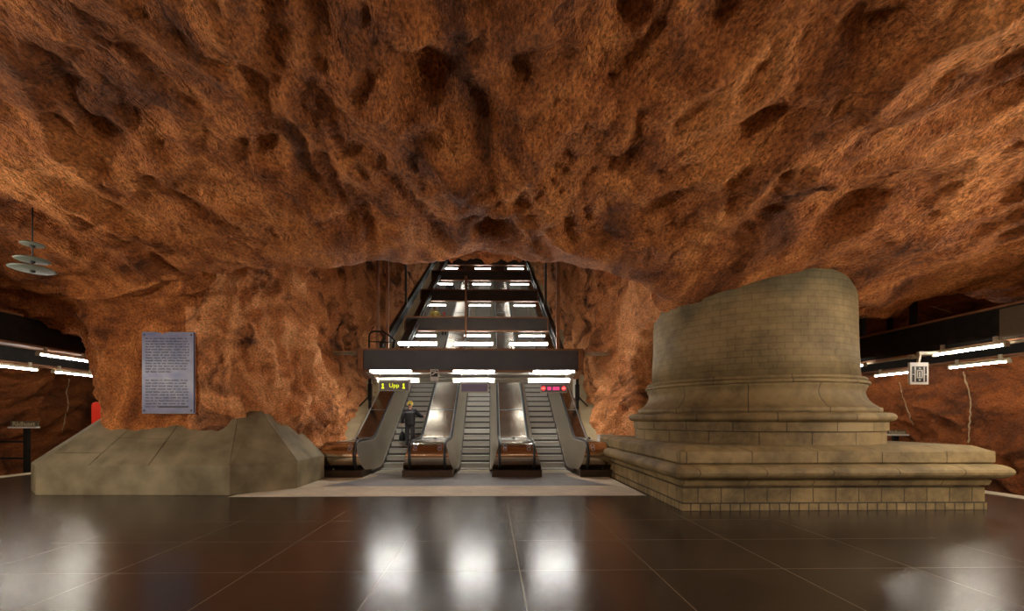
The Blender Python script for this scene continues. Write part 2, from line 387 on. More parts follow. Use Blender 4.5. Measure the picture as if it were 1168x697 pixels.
def hc(x, y):
    xi = np.clip(np.searchsorted(HX, x) - 1, 0, len(HX) - 2); yi = np.clip(np.searchsorted(HY, y) - 1, 0, len(HY) - 2)
    tx = smoothi(np.clip((x - HX[xi]) / (HX[xi+1] - HX[xi]), 0, 1)) * .5 + np.clip((x - HX[xi]) / (HX[xi+1] - HX[xi]), 0, 1) * .5
    ty = np.clip((y - HY[yi]) / (HY[yi+1] - HY[yi]), 0, 1)
    return (HZ[yi, xi] * (1-tx) + HZ[yi, xi+1] * tx) * (1-ty) + (HZ[yi+1, xi] * (1-tx) + HZ[yi+1, xi+1] * tx) * ty
def cave(x, y, z):
    """positive inside the hollow, metres"""
    yb = np.where(x < 0, np.where(x < -9.6, 11.9, 11.15), 13.2)                    # where the rock piers close the hall
    yb = np.where((x < -9.6) & (x > -10.6), 11.9 - (x + 10.6) * .75, yb)
    A = smin(hc(x, y) - z, yb - y, 1.3)
    A = smin(A, x + 19.3, 1.0); A = smin(A, 15.6 - x, 1.0); A = np.minimum(A, y + 7.0)
    fl = np.clip((13.6 - y) / 2.4, 0, 1)
    inc = np.maximum(y - 15.5, 0) * .577
    xl, xr = -5.45 - 1.2 * fl**1.3, 4.3 - .2 * fl
    xl = xl - .12 * np.clip(z - 1.5, 0, 3); 
    B = smin(smin(x - xl, xr - x, .5), 7.7 + inc - z, 1.2)
    B = np.minimum(B, z - (-1.0 + np.maximum(y - 15.3, 0) * .577)); B = smin(B, y - 10.2, .5); B = np.minimum(B, 50 - y)
    zz = np.maximum(z - .3, 0)
    q = ((np.abs(x + 14.5) / 4.75) ** 1.85 + (zz / 5.1) ** 1.85) ** (1/1.85)
    C = smin(4.7 * (1 - q), y - 10.4, .4); C = np.minimum(C, 46 - y)
    q = ((np.abs(x - 12.7) / 3.0) ** 2.6 + (zz / 5.3) ** 2.6) ** (1/2.6)
    Dd = smin(3.0 * (1 - q), y - 10.0, .4); Dd = np.minimum(Dd, 46 - y)
    f = smax(smax(A, B, .25), smax(C, Dd, .1), .3)
    return np.minimum(f, z + 1.55)

def build_cave():
    h = .25
    xs = np.arange(-20.6, 17.2, h); ys = np.arange(-7.9, 52, h); zs = np.arange(-2.1, 32, h)
    verts = []; quads = []; base = 0
    # marched in slabs of z windows that follow the incline to save memory
    X, Y, Z = np.meshgrid(xs, ys, zs, indexing='ij')
    f = cave(X, Y, Z).astype(np.float32); s = f > 0
    nx, ny, nz = f.shape
    c = s[:-1,:-1,:-1].astype(np.int8)
    cnt = np.zeros((nx-1, ny-1, nz-1), np.int8)
    for a in (0,1):
        for b in (0,1):
            for d in (0,1): cnt += s[a:nx-1+a, b:ny-1+b, d:nz-1+d]
    act = (cnt > 0) & (cnt < 8)
    idx = -np.ones(act.shape, np.int64); ii = np.argwhere(act); idx[act] = np.arange(len(ii))
    acc = np.zeros((len(ii), 3)); num = np.zeros(len(ii))
    cor = [(a,b,d) for a in (0,1) for b in (0,1) for d in (0,1)]
    for p in cor:
        for ax in range(3):
            if p[ax] == 0:
                q = list(p); q[ax] = 1
                f0 = f[ii[:,0]+p[0], ii[:,1]+p[1], ii[:,2]+p[2]]; f1 = f[ii[:,0]+q[0], ii[:,1]+q[1], ii[:,2]+q[2]]
                k = (f0 > 0) != (f1 > 0); t = np.where(k, f0 / np.where(k, f0 - f1, 1), 0)
                pt = np.tile(np.array(p, float), (len(ii), 1)); pt[:, ax] += t
                acc[k] += pt[k]; num[k] += 1
    V = (ii + acc / num[:, None]) * h + np.array([xs[0], ys[0], zs[0]])
    Q = []
    for ax in range(3):
        o1, o2 = (ax + 1) % 3, (ax + 2) % 3
        sl0 = [slice(1, -1)] * 3; sl1 = [slice(1, -1)] * 3; sl0[ax] = slice(0, -1); sl1[ax] = slice(1, None)
        ch = s[tuple(sl0)] != s[tuple(sl1)]; e = np.argwhere(ch)
        off = np.array([1, 1, 1]); off[ax] = 0; e = e + off
        inside0 = s[e[:,0], e[:,1], e[:,2]]
        def cell(d1, d2):
            g = e.copy(); g[:, o1] += d1; g[:, o2] += d2; return idx[g[:,0], g[:,1], g[:,2]]
        q = np.stack([cell(-1,-1), cell(0,-1), cell(0,0), cell(-1,0)], 1)
        q[inside0] = q[inside0][:, ::-1]                                 # faces look into the hollow
        Q.append(q)
    return V, np.concatenate(Q)

def subdivide(V, Q):
    E = np.concatenate([Q[:, [0,1]], Q[:, [1,2]], Q[:, [2,3]], Q[:, [3,0]]]); Es = np.sort(E, 1)
    key = Es[:,0] * (len(V) + 1) + Es[:,1]; uk, first, inv = np.unique(key, return_index=True, return_inverse=True)
    mid = (V[Es[first,0]] + V[Es[first,1]]) / 2; n = len(Q); o = len(V); inv = inv.ravel()
    m01, m12, m23, m30 = [o + inv[k*n:(k+1)*n] for k in range(4)]
    cen = V[Q].mean(1); ci = o + len(mid) + np.arange(n)
    V2 = np.concatenate([V, mid, cen])
    Q2 = np.concatenate([np.stack(t, 1) for t in ((Q[:,0], m01, ci, m30), (m01, Q[:,1], m12, ci), (ci, m12, Q[:,2], m23), (m30, ci, m23, Q[:,3]))])
    return V2, Q2
def vnormals(V, Q):
    n = np.cross(V[Q[:,2]] - V[Q[:,0]], V[Q[:,3]] - V[Q[:,1]]); out = np.zeros_like(V)
    for k in range(4): np.add.at(out, Q[:,k], n)
    return out / np.maximum(np.linalg.norm(out, axis=1), 1e-9)[:, None]
def relax(V, Q, it=2):
    for _ in range(it):
        s = np.zeros_like(V); c = np.zeros(len(V))
        for a, b in ((0,1),(1,2),(2,3),(3,0)):
            np.add.at(s, Q[:,a], V[Q[:,b]]); np.add.at(c, Q[:,a], 1); np.add.at(s, Q[:,b], V[Q[:,a]]); np.add.at(c, Q[:,b], 1)
        V = .4 * V + .6 * s / np.maximum(c, 1)[:, None]
    return V

# hollows in the ceiling, (x, y, radius_x, radius_y, depth)
def hollow(px, py, z, rx, ry, d):
    D = (z - H) * F / (CY - py); p = at(px, py, D); return (p.x, p.y, rx, ry, d)
PITS = [hollow(476, 84, 5.9, .36, .52, .26), hollow(512, 117, 5.9, .10, .10, .06), hollow(694, 100, 5.9, .14, .13, .14), hollow(884, 150, 5.5, .36, .40, .22),
        hollow(905, 178, 5.5, .2, .25, .12), hollow(713, 184, 5.7, .30, .34, .20), hollow(965, 258, 5.0, .35, .55, .25), hollow(1022, 50, 5.5, .42, .22, .2),
        hollow(985, 112, 5.3, .16, .12, .08), hollow(562, 262, 5.5, .5, .6, .25), hollow(295, 170, 5.8, .40, .4, .2), hollow(295, 95, 5.9, .28, .4, .18), hollow(862, 235, 5.4, .3, .4, .14)]
def displace(V, Nn):
    x, y, z = V.T
    flow = np.clip((12 - y) / 1.5, 0, 1)                                   # hall: blasted grooves run along the hall
    P = np.stack([x, y * (1 - .38 * flow), z], 1)
    wv = np.stack([perlin(P * .5 + 11), perlin(P * .5 + 37), perlin(P * .5 + 71)], 1)
    Pw = P + wv * 1.1
    d = perlin(P * .33 + 3) * .5 + (.26 - np.abs(perlin(Pw * .58 + 9))) * .74
    d += (.26 - np.abs(perlin(Pw * 1.3 + 5))) * .36 + (np.abs(perlin(P * 2.7 + 17)) - .2) * .15
    d += (np.abs(perlin(Pw * 5.5 + 2)) - .2) * .085 + perlin(P * 9) * .035
    side = np.clip((y - 11.2) / 1.2, 0, 1) * (np.abs(x + .5) < 7.5) * np.clip((z + .5), 0, 1)                # knobbly blasted rock beside the escalators
    Ps = np.stack([x, y, z * .62], 1)
    d += side * ((.24 - np.abs(perlin(Ps * 1.05 + wv * .8 + 41))) * .75 + (np.abs(perlin(Ps * 2.4 + 23)) - .2) * .34)
    k = np.ones(len(V))
    k *= 1 - .8 * np.exp(-(((x + 8.1) / 1.1) ** 4 + ((z - 2.9) / 1.5) ** 4 + ((y - 11) / 1.2) ** 4))       # smoothed render behind the plaque
    k *= 1 - .7 * np.exp(-(((x - 6.6) / 3.0) ** 4 + ((y - 11) / 3.2) ** 4))                                # and where the column goes into the rock
    k *= 1 - .55 * np.exp(-((x / 5.5) ** 4 + ((y - 10.3) / 1.3) ** 4 + ((z - 5.4) / 1.0) ** 4))                # smooth lip over the escalators
    d = d * k
    V2 = V + Nn * d[:, None]
    up = Nn[:, 2] < -.3
    for (cx, cy, rx, ry, dep) in PITS:
        wob = 1 + 1.1 * perlin(np.stack([x * 1.9, y * 1.9, z * 0 + cx], 1)) + .5 * perlin(np.stack([x * 4.5, y * 4.5, z * 0 + cx], 1))
        r2 = (((x - cx) / rx) ** 2 + ((y - cy) / ry) ** 2) * wob
        k = up & (r2 < 2.2)
        V2[k, 2] += dep * np.exp(-np.maximum(r2[k], 0) ** 1.5 * 1.6)
    return V2

def cave_objects():
    V, Q = build_cave(); V = relax(V, Q, 2)
    cy = V[Q][:, :, 1].mean(1); cx = V[Q][:, :, 0].mean(1)
    near = cy < 18.5; far = cy > 18.0
    out = []; allV = []; allQ = []; o = 0
    for sel, lv in ((near, 2), (far, 1)):
        q = Q[sel]; u, inv = np.unique(q, return_inverse=True); v = V[u]; q = inv.reshape(q.shape)
        for _ in range(lv):
            v, q = subdivide(v, q); v = relax(v, q, 1) if False else v
        v = displace(v, vnormals(v, q)); allV.append(v); allQ.append(q + o); o += len(v)
    V = np.concatenate(allV); Q = np.concatenate(allQ)
    C = V[Q].mean(1)
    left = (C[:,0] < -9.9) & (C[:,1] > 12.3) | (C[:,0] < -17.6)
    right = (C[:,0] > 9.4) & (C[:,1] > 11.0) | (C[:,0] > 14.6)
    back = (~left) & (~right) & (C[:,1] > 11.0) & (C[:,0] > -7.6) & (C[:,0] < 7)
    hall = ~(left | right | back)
    for name, sel, m in (('ceiling', hall, 'rock'), ('wall_left', left, 'rock_red'), ('wall_right', right, 'rock_red'), ('wall_back', back, 'rock_side_lit')):
        q = Q[sel]; u, inv = np.unique(q, return_inverse=True); v = V[u]; q = inv.reshape(q.shape)
        me = bpy.data.meshes.new(name); me.vertices.add(len(v)); me.vertices.foreach_set('co', v.ravel())
        me.loops.add(q.size); me.loops.foreach_set('vertex_index', q.ravel().astype(np.int32))
        me.polygons.add(len(q)); me.polygons.foreach_set('loop_start', np.arange(0, q.size, 4, dtype=np.int32))
        me.polygons.foreach_set('use_smooth', np.ones(len(q), bool)); me.update(calc_edges=True); me.validate()
        me.materials.append(MAT[m]); ob = bpy.data.objects.new(name, me); col.objects.link(ob); struct(ob)
    return V, Q
CV, CQ = cave_objects()
_k = CV[CQ][:, :, 1].mean(1) < 24
BVH = BVHTree.FromPolygons([tuple(p) for p in CV.tolist()], [tuple(q) for q in CQ[_k].tolist()])
def hit(px, py):
    """where the sight line through a pixel meets the rock"""
    o = Vector((0, 0, H)); d = (at(px, py, 1.0) - o).normalized(); r = BVH.ray_cast(o, d)
    return r[0], r[1]
def rock_above(x, y, z):
    r = BVH.ray_cast(Vector((x, y, z)), Vector((0, 0, 1))); return r[0].z if r[0] else z + 3

# ------------------------------------------------------------------ floor, platform edges, track beds
LX, RX = -15.0, 12.05
struct(MB().box((LX, -7.5, -1.7), (RX, 46, 0)).build('floor', MAT['floor']))
struct(MB().add([(-5.9, 9.94, .004), (3.55, 9.94, .004), (3.55, 14.6, .004), (-5.4, 14.6, .004)], [(0,1,2,3)]).build('trim_1', MAT['pale_tile']))
struct(MB().add([(-4.35, 11.45, .008), (3.15, 11.45, .008), (2.35, 13.3, .008), (2.35, 14.6, .008), (-3.5, 14.6, .008), (-3.5, 13.3, .008)], [(0,1,2,3,4,5)]).build('trim_2', MAT['grey_mat']))
struct(MB().box((LX, -7.5, -.1), (LX + .45, 46, .012)).build('trim_3', MAT['edge']))
struct(MB().box((RX - .45, -7.5, -.1), (RX, 46, .012)).build('trim_4', MAT['edge']))
struct(MB().box((LX - 6, -7.5, -1.5), (LX, 46, -1.15)).build('ground_left', MAT['trench']))
struct(MB().box((RX, -7.5, -1.5), (RX + 5, 46, -1.15)).build('ground_right', MAT['trench']))

# ------------------------------------------------------------------ concrete plinth under the left rock pier
def concrete_plinth():
    t = thing('concrete_plinth', 'low hipped concrete plinth under the left rock pier below the blue grey plaque', 'plinth', (-8, 11.5, 0))
    bot = [(-11.25, 10.95), (-10.45, 10.28), (-5.98, 10.15), (-4.9, 11.2), (-4.9, 13.0), (-11.25, 13.6)]
    zE = .68
    MB().prism([(x, y, 0) for x, y in bot], (0, 0, zE)).build('kerb', MAT['concrete'], t, bevel=.012)
    T0, T1, T2 = Vector((-9.78, 11.95, 2.2)), Vector((-6.6, 11.63, 1.97)), Vector((-6.11, 11.75, 1.97))
    T3 = Vector((-6.11, 13.0, 1.97)); T4 = Vector((-9.78, 13.4, 2.2))
    E = [Vector((x, y, zE)) for x, y in bot]
    def slab(name, pts):
        pts = [Vector(p) for p in pts]; n = (pts[1] - pts[0]).cross(pts[2] - pts[0]).normalized()
        if n.z < 0: n = -n
        c = sum(pts, Vector()) / len(pts); ins = [p + (c - p).normalized() * .012 for p in pts]
        MB().prism([p + n * .002 for p in ins], -n * .12).build(name, MAT['concrete'], t, bevel=.006)
    def lerp(a, b, k): return a + (b - a) * k
    f = [0, .27, .58, 1]                                              # seams across the long front slope
    for a, b in zip(f, f[1:]):
        e0, e1, u0, u1 = lerp(E[1], E[2], a), lerp(E[1], E[2], b), lerp(T0, T1, a), lerp(T0, T1, b)
        if a == .58: slab('sloping_slab', [e0, e1, u1, u0])
        else:
            k = .18 if a == 0 else .42
            slab('sloping_slab', [e0, e1, lerp(e1, u1, k), lerp(e0, u0, k)]); slab('sloping_slab', [lerp(e0, u0, k), lerp(e1, u1, k), u1, u0])
    slab('sloping_slab', [E[2], E[3], T2, T1]); slab('sloping_slab', [E[3], E[4], T3, T2])
    slab('sloping_slab', [E[0], E[1], T0]); slab('sloping_slab', [E[5], E[0], T0, T4])
    MB().add([*E, T0 - Vector((0,0,.02)), T1 - Vector((0,0,.02)), T2 - Vector((0,0,.02)), T3 - Vector((0,0,.02)), T4 - Vector((0,0,.02))],
             [(1,2,7,6),(2,3,8,7),(3,4,9,8),(5,0,6,10),(0,1,6),(6,7,8,9,10),(4,5,10,9)]).build('core', MAT['concrete'], t, recalc=True).location.z -= .03
concrete_plinth()

# ------------------------------------------------------------------ the great stone column base
def stone_column():
    c = (6.60, 11.22); a = 2.94; K = 1.03
    t = thing('stone_column', 'huge round stone column base with square moulded plinth running up into the orange rock', 'column', (c[0], c[1], 0))
    s1, s2, mo = (0.260, 0.183, 0.082), (0.209, 0.145, 0.063), (0.082, 0.055, 0.025)
    m_blk = brick_mat('ashlar_blocks', s1, s2, mo, .445, .29, .012, 'XYZ', .5, zoff=-.15)
    m_sml = brick_mat('small_bricks', s2, s1, (0.057, 0.040, 0.023), .19, .15, .014, 'XYZ', .5)
    m_lng = brick_mat('long_blocks', (0.247, 0.175, 0.078), (0.216, 0.148, 0.065), mo, 1.25, 3.0, .012, 'XYZ', .5)
    m_rnd = brick_mat('curved_blocks', (0.235, 0.165, 0.075), (0.203, 0.139, 0.060), mo, 1.5, 3.0, .014, 'UV', .5)
    m_drm = brick_mat('drum_blocks', (0.235, 0.165, 0.075), (0.203, 0.139, 0.060), mo, .95, .28, .012, 'UV', .5)
    m_sh = brick_mat('shaft_bricks', (0.254, 0.180, 0.082), (0.228, 0.160, 0.073), (0.171, 0.119, 0.055), .31, .135, .008, 'UV', .5, stain_z=4.35, wear=.58)
    MB().ring_square(c, [(a+.02, 0), (a+.02, .15), (a, .155)]).build('brick_course', m_sml, t)
    MB().ring_square(c, [(a, .15), (a, .44), (a-.04, .445), (a-.04, .475)]).build('ashlar_course', m_blk, t)
    MB().ring_square(c, [(a-.03, .47), (a+.04, .48), (a+.07, .57), (a+.02, .60)]).build('fillet', m_lng, t, bevel=.008)
    tor = [(a + .02, .60)]
    for k in range(11):
        q = -math.pi/2 + math.pi * k / 10; tor.append((a + .04 + .24 * math.cos(q), .75 + .145 * math.sin(q)))
    tor.append((a + .02, .90)); MB().ring_square(c, tor).build('plinth_moulding', m_lng, t)
    MB().ring_square(c, [(a + .06, .895), (a + .10, .92), (a + .10, 1.13), (a - .12, 1.235)]).build('weathering_course', m_lng, t, bevel=.012)
    C = (c[0], c[1], 0)
    G = lambda p: [(r * K, z) for r, z in p]
    MB().lathe(G([(2.66, 1.22), (2.66, 1.50), (2.70, 1.505), (2.70, 1.69)]), C, 128, False).build('drum', m_drm, t)
    q = [(2.60, 1.69)] + [(2.68 + .15 * math.cos(-math.pi/2 + math.pi*k/12), 1.79 + .10 * math.sin(-math.pi/2 + math.pi*k/12)) for k in range(13)] + [(2.58, 1.89)]
    MB().lathe(G(q), C, 128).build('lower_torus', m_rnd, t)
    q = [(2.60, 1.885), (2.60, 1.99), (2.56, 2.0)]
    for k in range(1, 13):
        u = k / 12; q.append((2.56 - .25 * (1 - (1 - u) ** 2.6) if u < .8 else 2.56 - .25 + .03 * (u - .8) / .2, 2.0 + .43 * u))
    q += [(2.36, 2.47), (2.36, 2.50)]
    MB().lathe(G(q), C, 128).build('scotia', m_rnd, t)
    q = [(2.30, 2.50)]
    for z0, r0 in ((2.545, 2.36), (2.635, 2.31)):
        q += [(r0 + .05 * math.cos(-math.pi/2 + math.pi*k/8), z0 + .045 * math.sin(-math.pi/2 + math.pi*k/8)) for k in range(9)]
    q.append((2.24, 2.68)); MB().lathe(G(q), C, 128).build('astragal', m_rnd, t)
    MB().lathe(G([(2.24, 2.68), (2.21, 3.4), (2.19, 4.4), (2.16, 6.1)]), C, 128).build('shaft', m_sh, t)
stone_column()

# ------------------------------------------------------------------ escalators
def rise(y): return .577 * .12 * math.log1p(math.exp(min((y - 15.3) / .12, 60))) if y < 21 else .577 * (y - 15.3)
YS = [14.0, 14.4, 14.7, 14.9, 15.05, 15.2, 15.35, 15.5, 15.7, 16.0, 17, 19, 22, 26, 30, 36, 42, 46]
ORD = ('left-hand', 'middle', 'right-hand')
STEP0, NSTEP = 14.62, 74
def escalator(cx, which, lab):
    t = thing('escalator', lab, 'escalator', (cx, 14.4, 0), 'escalators up the shaft')
    if not escalator.step:
        pts = [(0, 0), (.395, 0), (.395, -.02), (.03, -.03), (.012, -.08), (.004, -.16), (.012, -.232), (0, -.232), (-.008, -.16), (0, -.07), (-.004, -.02)]
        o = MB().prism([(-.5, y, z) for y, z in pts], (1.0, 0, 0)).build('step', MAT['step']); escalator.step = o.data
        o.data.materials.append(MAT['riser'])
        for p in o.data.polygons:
            if p.center.z < -.12 and abs(p.normal.x) < .5: p.material_index = 1  # lower riser coloured dark, for the cleat gap and the shade in it
        bpy.data.objects.remove(o)
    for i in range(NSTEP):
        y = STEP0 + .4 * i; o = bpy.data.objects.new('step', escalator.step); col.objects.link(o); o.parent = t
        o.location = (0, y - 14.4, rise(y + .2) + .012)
    MB().box((cx-.52, 14.0, 0), (cx+.52, 14.66, .018)).build('comb_plate', MAT['alum'], t, bevel=.005)
    m = MB().box((cx-.52, 14.60, .0175), (cx+.52, 14.63, .022)); m.box((cx-.51, 14.64, 0), (cx-.47, 16.0, .019)); m.box((cx+.47, 14.64, 0), (cx+.51, 16.0, .019))
    m = MB().box((cx-.52, 14.585, .0175), (cx+.52, 14.625, .023)).build('yellow_edge', MAT['yellow'], t)
    MB().grid([[(cx-.62, y, rise(y)-.35), (cx+.62, y, rise(y)-.35), (cx+.62, y, rise(y)-.55), (cx-.62, y, rise(y)-.55)] for y in YS], False, True).build('truss_tray', MAT['black'], t)
    return t
escalator.step = None
ECX = (-3.25, -.56, 2.1)
escalator(ECX[0], 0, 'escalator with the man in black riding it, under the yellow lit sign')
escalator(ECX[1], 1, 'empty escalator in the middle, under the unlit sign')
escalator(ECX[2], 2, 'empty escalator on the right, under the red lit sign')

def balustrade(xl, xr, rails, lab, dl=None, dr=None):
    """steel balustrade; xl..xr the deck between its edges, rails = sides that carry a handrail and face steps"""
    c = (xl + xr) / 2
    t = thing('escalator_balustrade', lab, 'balustrade', (c, 13.5, 0), 'steel balustrades of the escalators')
    cz, R, y0 = .62, .42, 13.52
    def circ(dx, k0=-90, k1=90, n=14):
        return [(dx, y0 - R * math.cos(math.radians(k0 + (k1-k0)*k/n)), cz + R * math.sin(math.radians(k0 + (k1-k0)*k/n))) for k in range(n+1)]
    # rounded newel drum across the front, with a lipped seam
    fw = lambda z: .272 * (1 - (z - .1) / .95)
    rows = [[(xl - fw(p[2]) if 'l' in rails else xl + .02, p[1], p[2]), (xr + fw(p[2]) if 'r' in rails else xr - .02, p[1], p[2])] for p in ([(0, 14.2, cz - R)] + circ(0) + [(0, 14.2, cz + R)])]
    MB().grid(rows, True).build('newel_drum', MAT['drum'], t)
    MB().box((xl + .02, y0 - R - .006, cz - .005), (xr - .02, y0 - R + .03, cz + .008)).build('drum_seam', MAT['kick'], t)
    fl = .23
    e0, e1 = (fl if 'l' in rails else .02), (fl if 'r' in rails else .02)
    MB().box((xl - e0, y0 - R + .05, 0), (xr + e1, 14.5, .215)).build('newel_base', MAT['kick'], t, bevel=.01)
    # deck, flat over the newel then up the incline; raised plates with seams
    ys = [13.5] + YS[1:]; fx0, fx1 = xl, xr; xl, xr = dl if dl is not None else xl, dr if dr is not None else xr
    MB().grid([[(xl + .05, y, rise(y) + 1.02), (xl + .05, y, rise(y) + 1.045), (xr - .05, y, rise(y) + 1.045), (xr - .05, y, rise(y) + 1.02)] for y in ys]).build('deck', MAT['deck'], t)
    for y in (15.32, 17.15, 19.4, 22, 25, 28.5, 33):
        z = rise(y) + 1.05; MB().bar((xl + .05, y, z), (xr - .05, y, z), .03, .014).build('deck_seam', MAT['alum'], t)
    for x in (xl + .05, xr - .05):
        MB().tube([(x, y, rise(y) + 1.045) for y in ys], .016, 6).build('deck_trim', MAT['alum'], t)
    # small deck cap and call button
    MB().prism([(xl+.12, 14.95, 1.047), (xr-.12, 14.95, 1.047), (xr-.05, 15.3, 1.075), (xl+.05, 15.3, 1.075)], (0,0,.006)).build('deck_cap', MAT['alum'], t)
    MB().prism([(c-.06, 15.05, 1.055), (c+.06, 15.05, 1.055), (c+.02, 15.05, 1.13), (c-.02, 15.05, 1.13)], (0,.05,0)).build('sensor', MAT['kick'], t)
    for side, x, sg in (('l', xl, -1), ('r', xr, 1)):
        if side not in rails:
            rows = [[(x, y, rise(y) + .2), (x, y, rise(y) + 1.03)] for y in ys]; MB().grid(rows).build('outer_panel', MAT['steel'], t)
            continue
        path = [(x, 14.1, .20), (x, 13.55, .17)]
        for k in range(13):
            q = math.radians(-80 + 170 * k / 12); path.append((x, y0 - (R + .035) * math.cos(q), cz + (R + .035) * math.sin(q)))
        path += [(x, 14.2, 1.09)] + [(x, y, rise(y) + 1.09) for y in YS[1:]]
        MB().tube(path, .042, 10).build('handrail', MAT['rubber'], t)
        # flared side panel from the handrail down to the skirt beside the steps
        rows = []
        for k in range(8):
            y = y0 - R + .03 + (R - .03) * k / 7; dz = math.sqrt(max(R*R - (y0-y)**2, 0)); lo, hi = max(cz - dz, .2), cz + dz
            w0 = .27 * (1 - (lo - .1) / .95); w1 = .27 * (1 - (hi - .1) / .95)
            rows.append([(x + sg * w0, y, lo), (x + sg * (w0 + w1) / 2, y, (lo + hi) / 2), (x + sg * (w1 + .01), y, hi)])
        for y in ys[1:]:
            s = rise(y); rows.append([(x + sg * .27, y, s + .13), (x + sg * .145, y, s + .58), (x + sg * .012, y, s + 1.045)])
        MB().grid(rows).build('side_panel', MAT['steel'], t)
        MB().tube([(x + sg * .022, y, rise(y) + 1.04) for y in ys], .014, 6).build('panel_trim', MAT['alum'], t)
        MB().grid([[(x + sg * .272, y, rise(y) + .14), (x + sg * .30, y, rise(y) + .12), (x + sg * .30, y, rise(y) - .28)] for y in [13.9] + YS[1:]]).build('skirt', MAT['kick'], t)
        MB().tube([(x + sg * .285, y, rise(y) + .135) for y in YS], .011, 6).build('skirt_trim', MAT['alum'], t)
        m = MB()
        for k in range(2):
            zr = cz + R * math.sin(math.radians(50 - 17 * k))
            ring = [(x - sg * .16 + .05 * math.cos(q), zr + .042 * math.sin(q)) for q in [2*math.pi*j/16 for j in range(17)]]
            m.tube([(px_, y0 - math.sqrt(R*R - (pz_ - cz)**2) - .004, pz_) for px_, pz_ in ring], .008, 5)
        m.build('notice_sticker', MAT['label'], t)
    return t
balustrade(-5.05, -4.06, 'r', 'outer steel balustrade by the left concrete plinth, rock wall on its other side', dl=-4.74)
balustrade(-2.43, -1.38, 'lr', 'steel balustrade just right of the man in black')
balustrade(.26, 1.30, 'lr', 'steel balustrade between the empty middle and right escalators')
balustrade(2.92, 3.85, 'l', 'outer steel balustrade beside the stone column plinth and the white box', dr=3.4)

def ramp(x0, x1, n):
    ys = [13.3, 14.4, 15.0, 15.3, 15.6, 17, 20, 26, 34, 46]
    o = MB().grid([[(x0, y, rise(y) - .4), (x0, y, rise(y) + .92), (x1, y, rise(y) + .92), (x1, y, rise(y) - .4)] for y in ys], False, True).build('trim_%d' % n, MAT['slab']); struct(o)
ramp(-7.0, -4.76, 5); ramp(3.42, 6.2, 6)

# ------------------------------------------------------------------ canopy, cross beams, girders and strip lights in the shaft
def strip_light(name, lab, x, y, z, length, tubem, group, r=.03, housing='alum', along='x', rz=0.0, hw=.055):
    t = thing(name, lab, 'light', (x, y, z), group)
    M = Matrix.Translation((x, y, z)) @ Matrix.Rotation((math.pi/2 if along == 'y' else 0) + rz, 4, 'Z')
    L = length / 2
    MB().prism([M @ Vector(p) for p in ((-L, -hw, .04), (-L, hw, .04), (-L, hw * .7, .10), (-L, -hw * .7, .10))], M.to_3x3() @ Vector((2*L, 0, 0))).build('housing', MAT[housing], t)
    MB().tube([M @ Vector((-L + .03, 0, 0)), M @ Vector((L - .03, 0, 0))], r, 8).build('tube', MAT[tubem], t)
    for s in (-1, 1): MB().box((s*L - .02, -.05, -.03), (s*L + .02, .05, .06), M).build('end_cap', MAT['beige'], t)
    return t
PLC = ('left', 'middle', 'right')
def canopy():
    x0, x1, y0, y1, z0, z1 = -4.33, 2.98, 15.0, 15.75, 3.42, 4.10
    t = thing('canopy', 'wide dark grey box canopy spanning the three escalators, carrying the lit signs', 'canopy', (-.6, 15.3, 3.4))
    MB().box((x0, y0, z0), (x1, y1, z1)).build('fascia', MAT['fascia'], t, bevel=.01)
    MB().box((x0 - .2, y0 - .03, z1), (x1 + .2, y1, z1 + .06)).build('top_flange', MAT['rust'], t)
    MB().box((x0, y0 - .02, z0 - .05), (x1, y0 + .12, z0)).build('bottom_flange', MAT['rust'], t)
    for a, b in ((x0 - .20, x0 - .02), (x1 + .02, x1 + .20)):
        MB().prism([(a, y0 - .02, z1), (a, y1, z1), (a, y1 + .2, z0 - .22), (a, y0 - .02, z0 + .02)], (b - a, 0, 0)).build('end_plate', MAT['rust'], t, bevel=.008)
    MB().prism([(x0, y0 + .1, z0 - .02), (x0, y1 + .7, z0 - .30), (x0, y1 + .7, z0 - .24), (x0, y0 + .1, z0)], (x1 - x0, 0, 0)).build('soffit', MAT['alum'], t)
    for y, z in ((y0 + .16, z0 - .10), (y0 + .80, z0 - .22)):
        MB().tube([(x0 + .2, y, z), (x1 - .2, y, z)], .035, 8).build('cable_tube', MAT['alum'], t)
    for x in (x0 + .28, x1 - .28):
        MB().box((x - .06, 15.5, 3.17), (x + .06, 15.62, 3.42)).build('bracket', MAT['beige'], t)
canopy()
for k, x in enumerate((-3.39, -.58, 2.15)):
    strip_light('strip_light', 'bright strip light on the front edge of the canopy above the %s sign' % ('yellow lit', 'unlit', 'red lit')[k], x, 14.93, 3.37, 1.43, 'tube', 'strip lights along the canopy front', r=.022, housing='fascia')
for k, x in enumerate((-3.25, -.60, 2.05)):
    t = thing('panel_light', 'flat pale light under the canopy behind the %s sign' % ('yellow lit', 'unlit', 'red lit')[k], 'light', (x, 15.5, 3.1), 'pale lights under the canopy')
    MB().prism([(x - .75, 15.40, 3.10), (x - .75, 15.62, 3.10), (x - .75, 15.66, 3.2), (x - .75, 15.40, 3.2)], (1.5, 0, 0)).build('housing', MAT['alum'], t, bevel=.01)
    MB().box((x - .73, 15.38, 3.03), (x + .73, 15.60, 3.095)).build('diffuser', MAT['under'], t, bevel=.015)
for k, x in enumerate((-2.64, -.62, 1.36)):
    strip_light('strip_light', 'broad bright strip light just above the canopy, %s of its row of three' % PLC[k], x, 15.85, 4.47, 1.42, 'tube_up', 'strip lights above the canopy', r=.055)

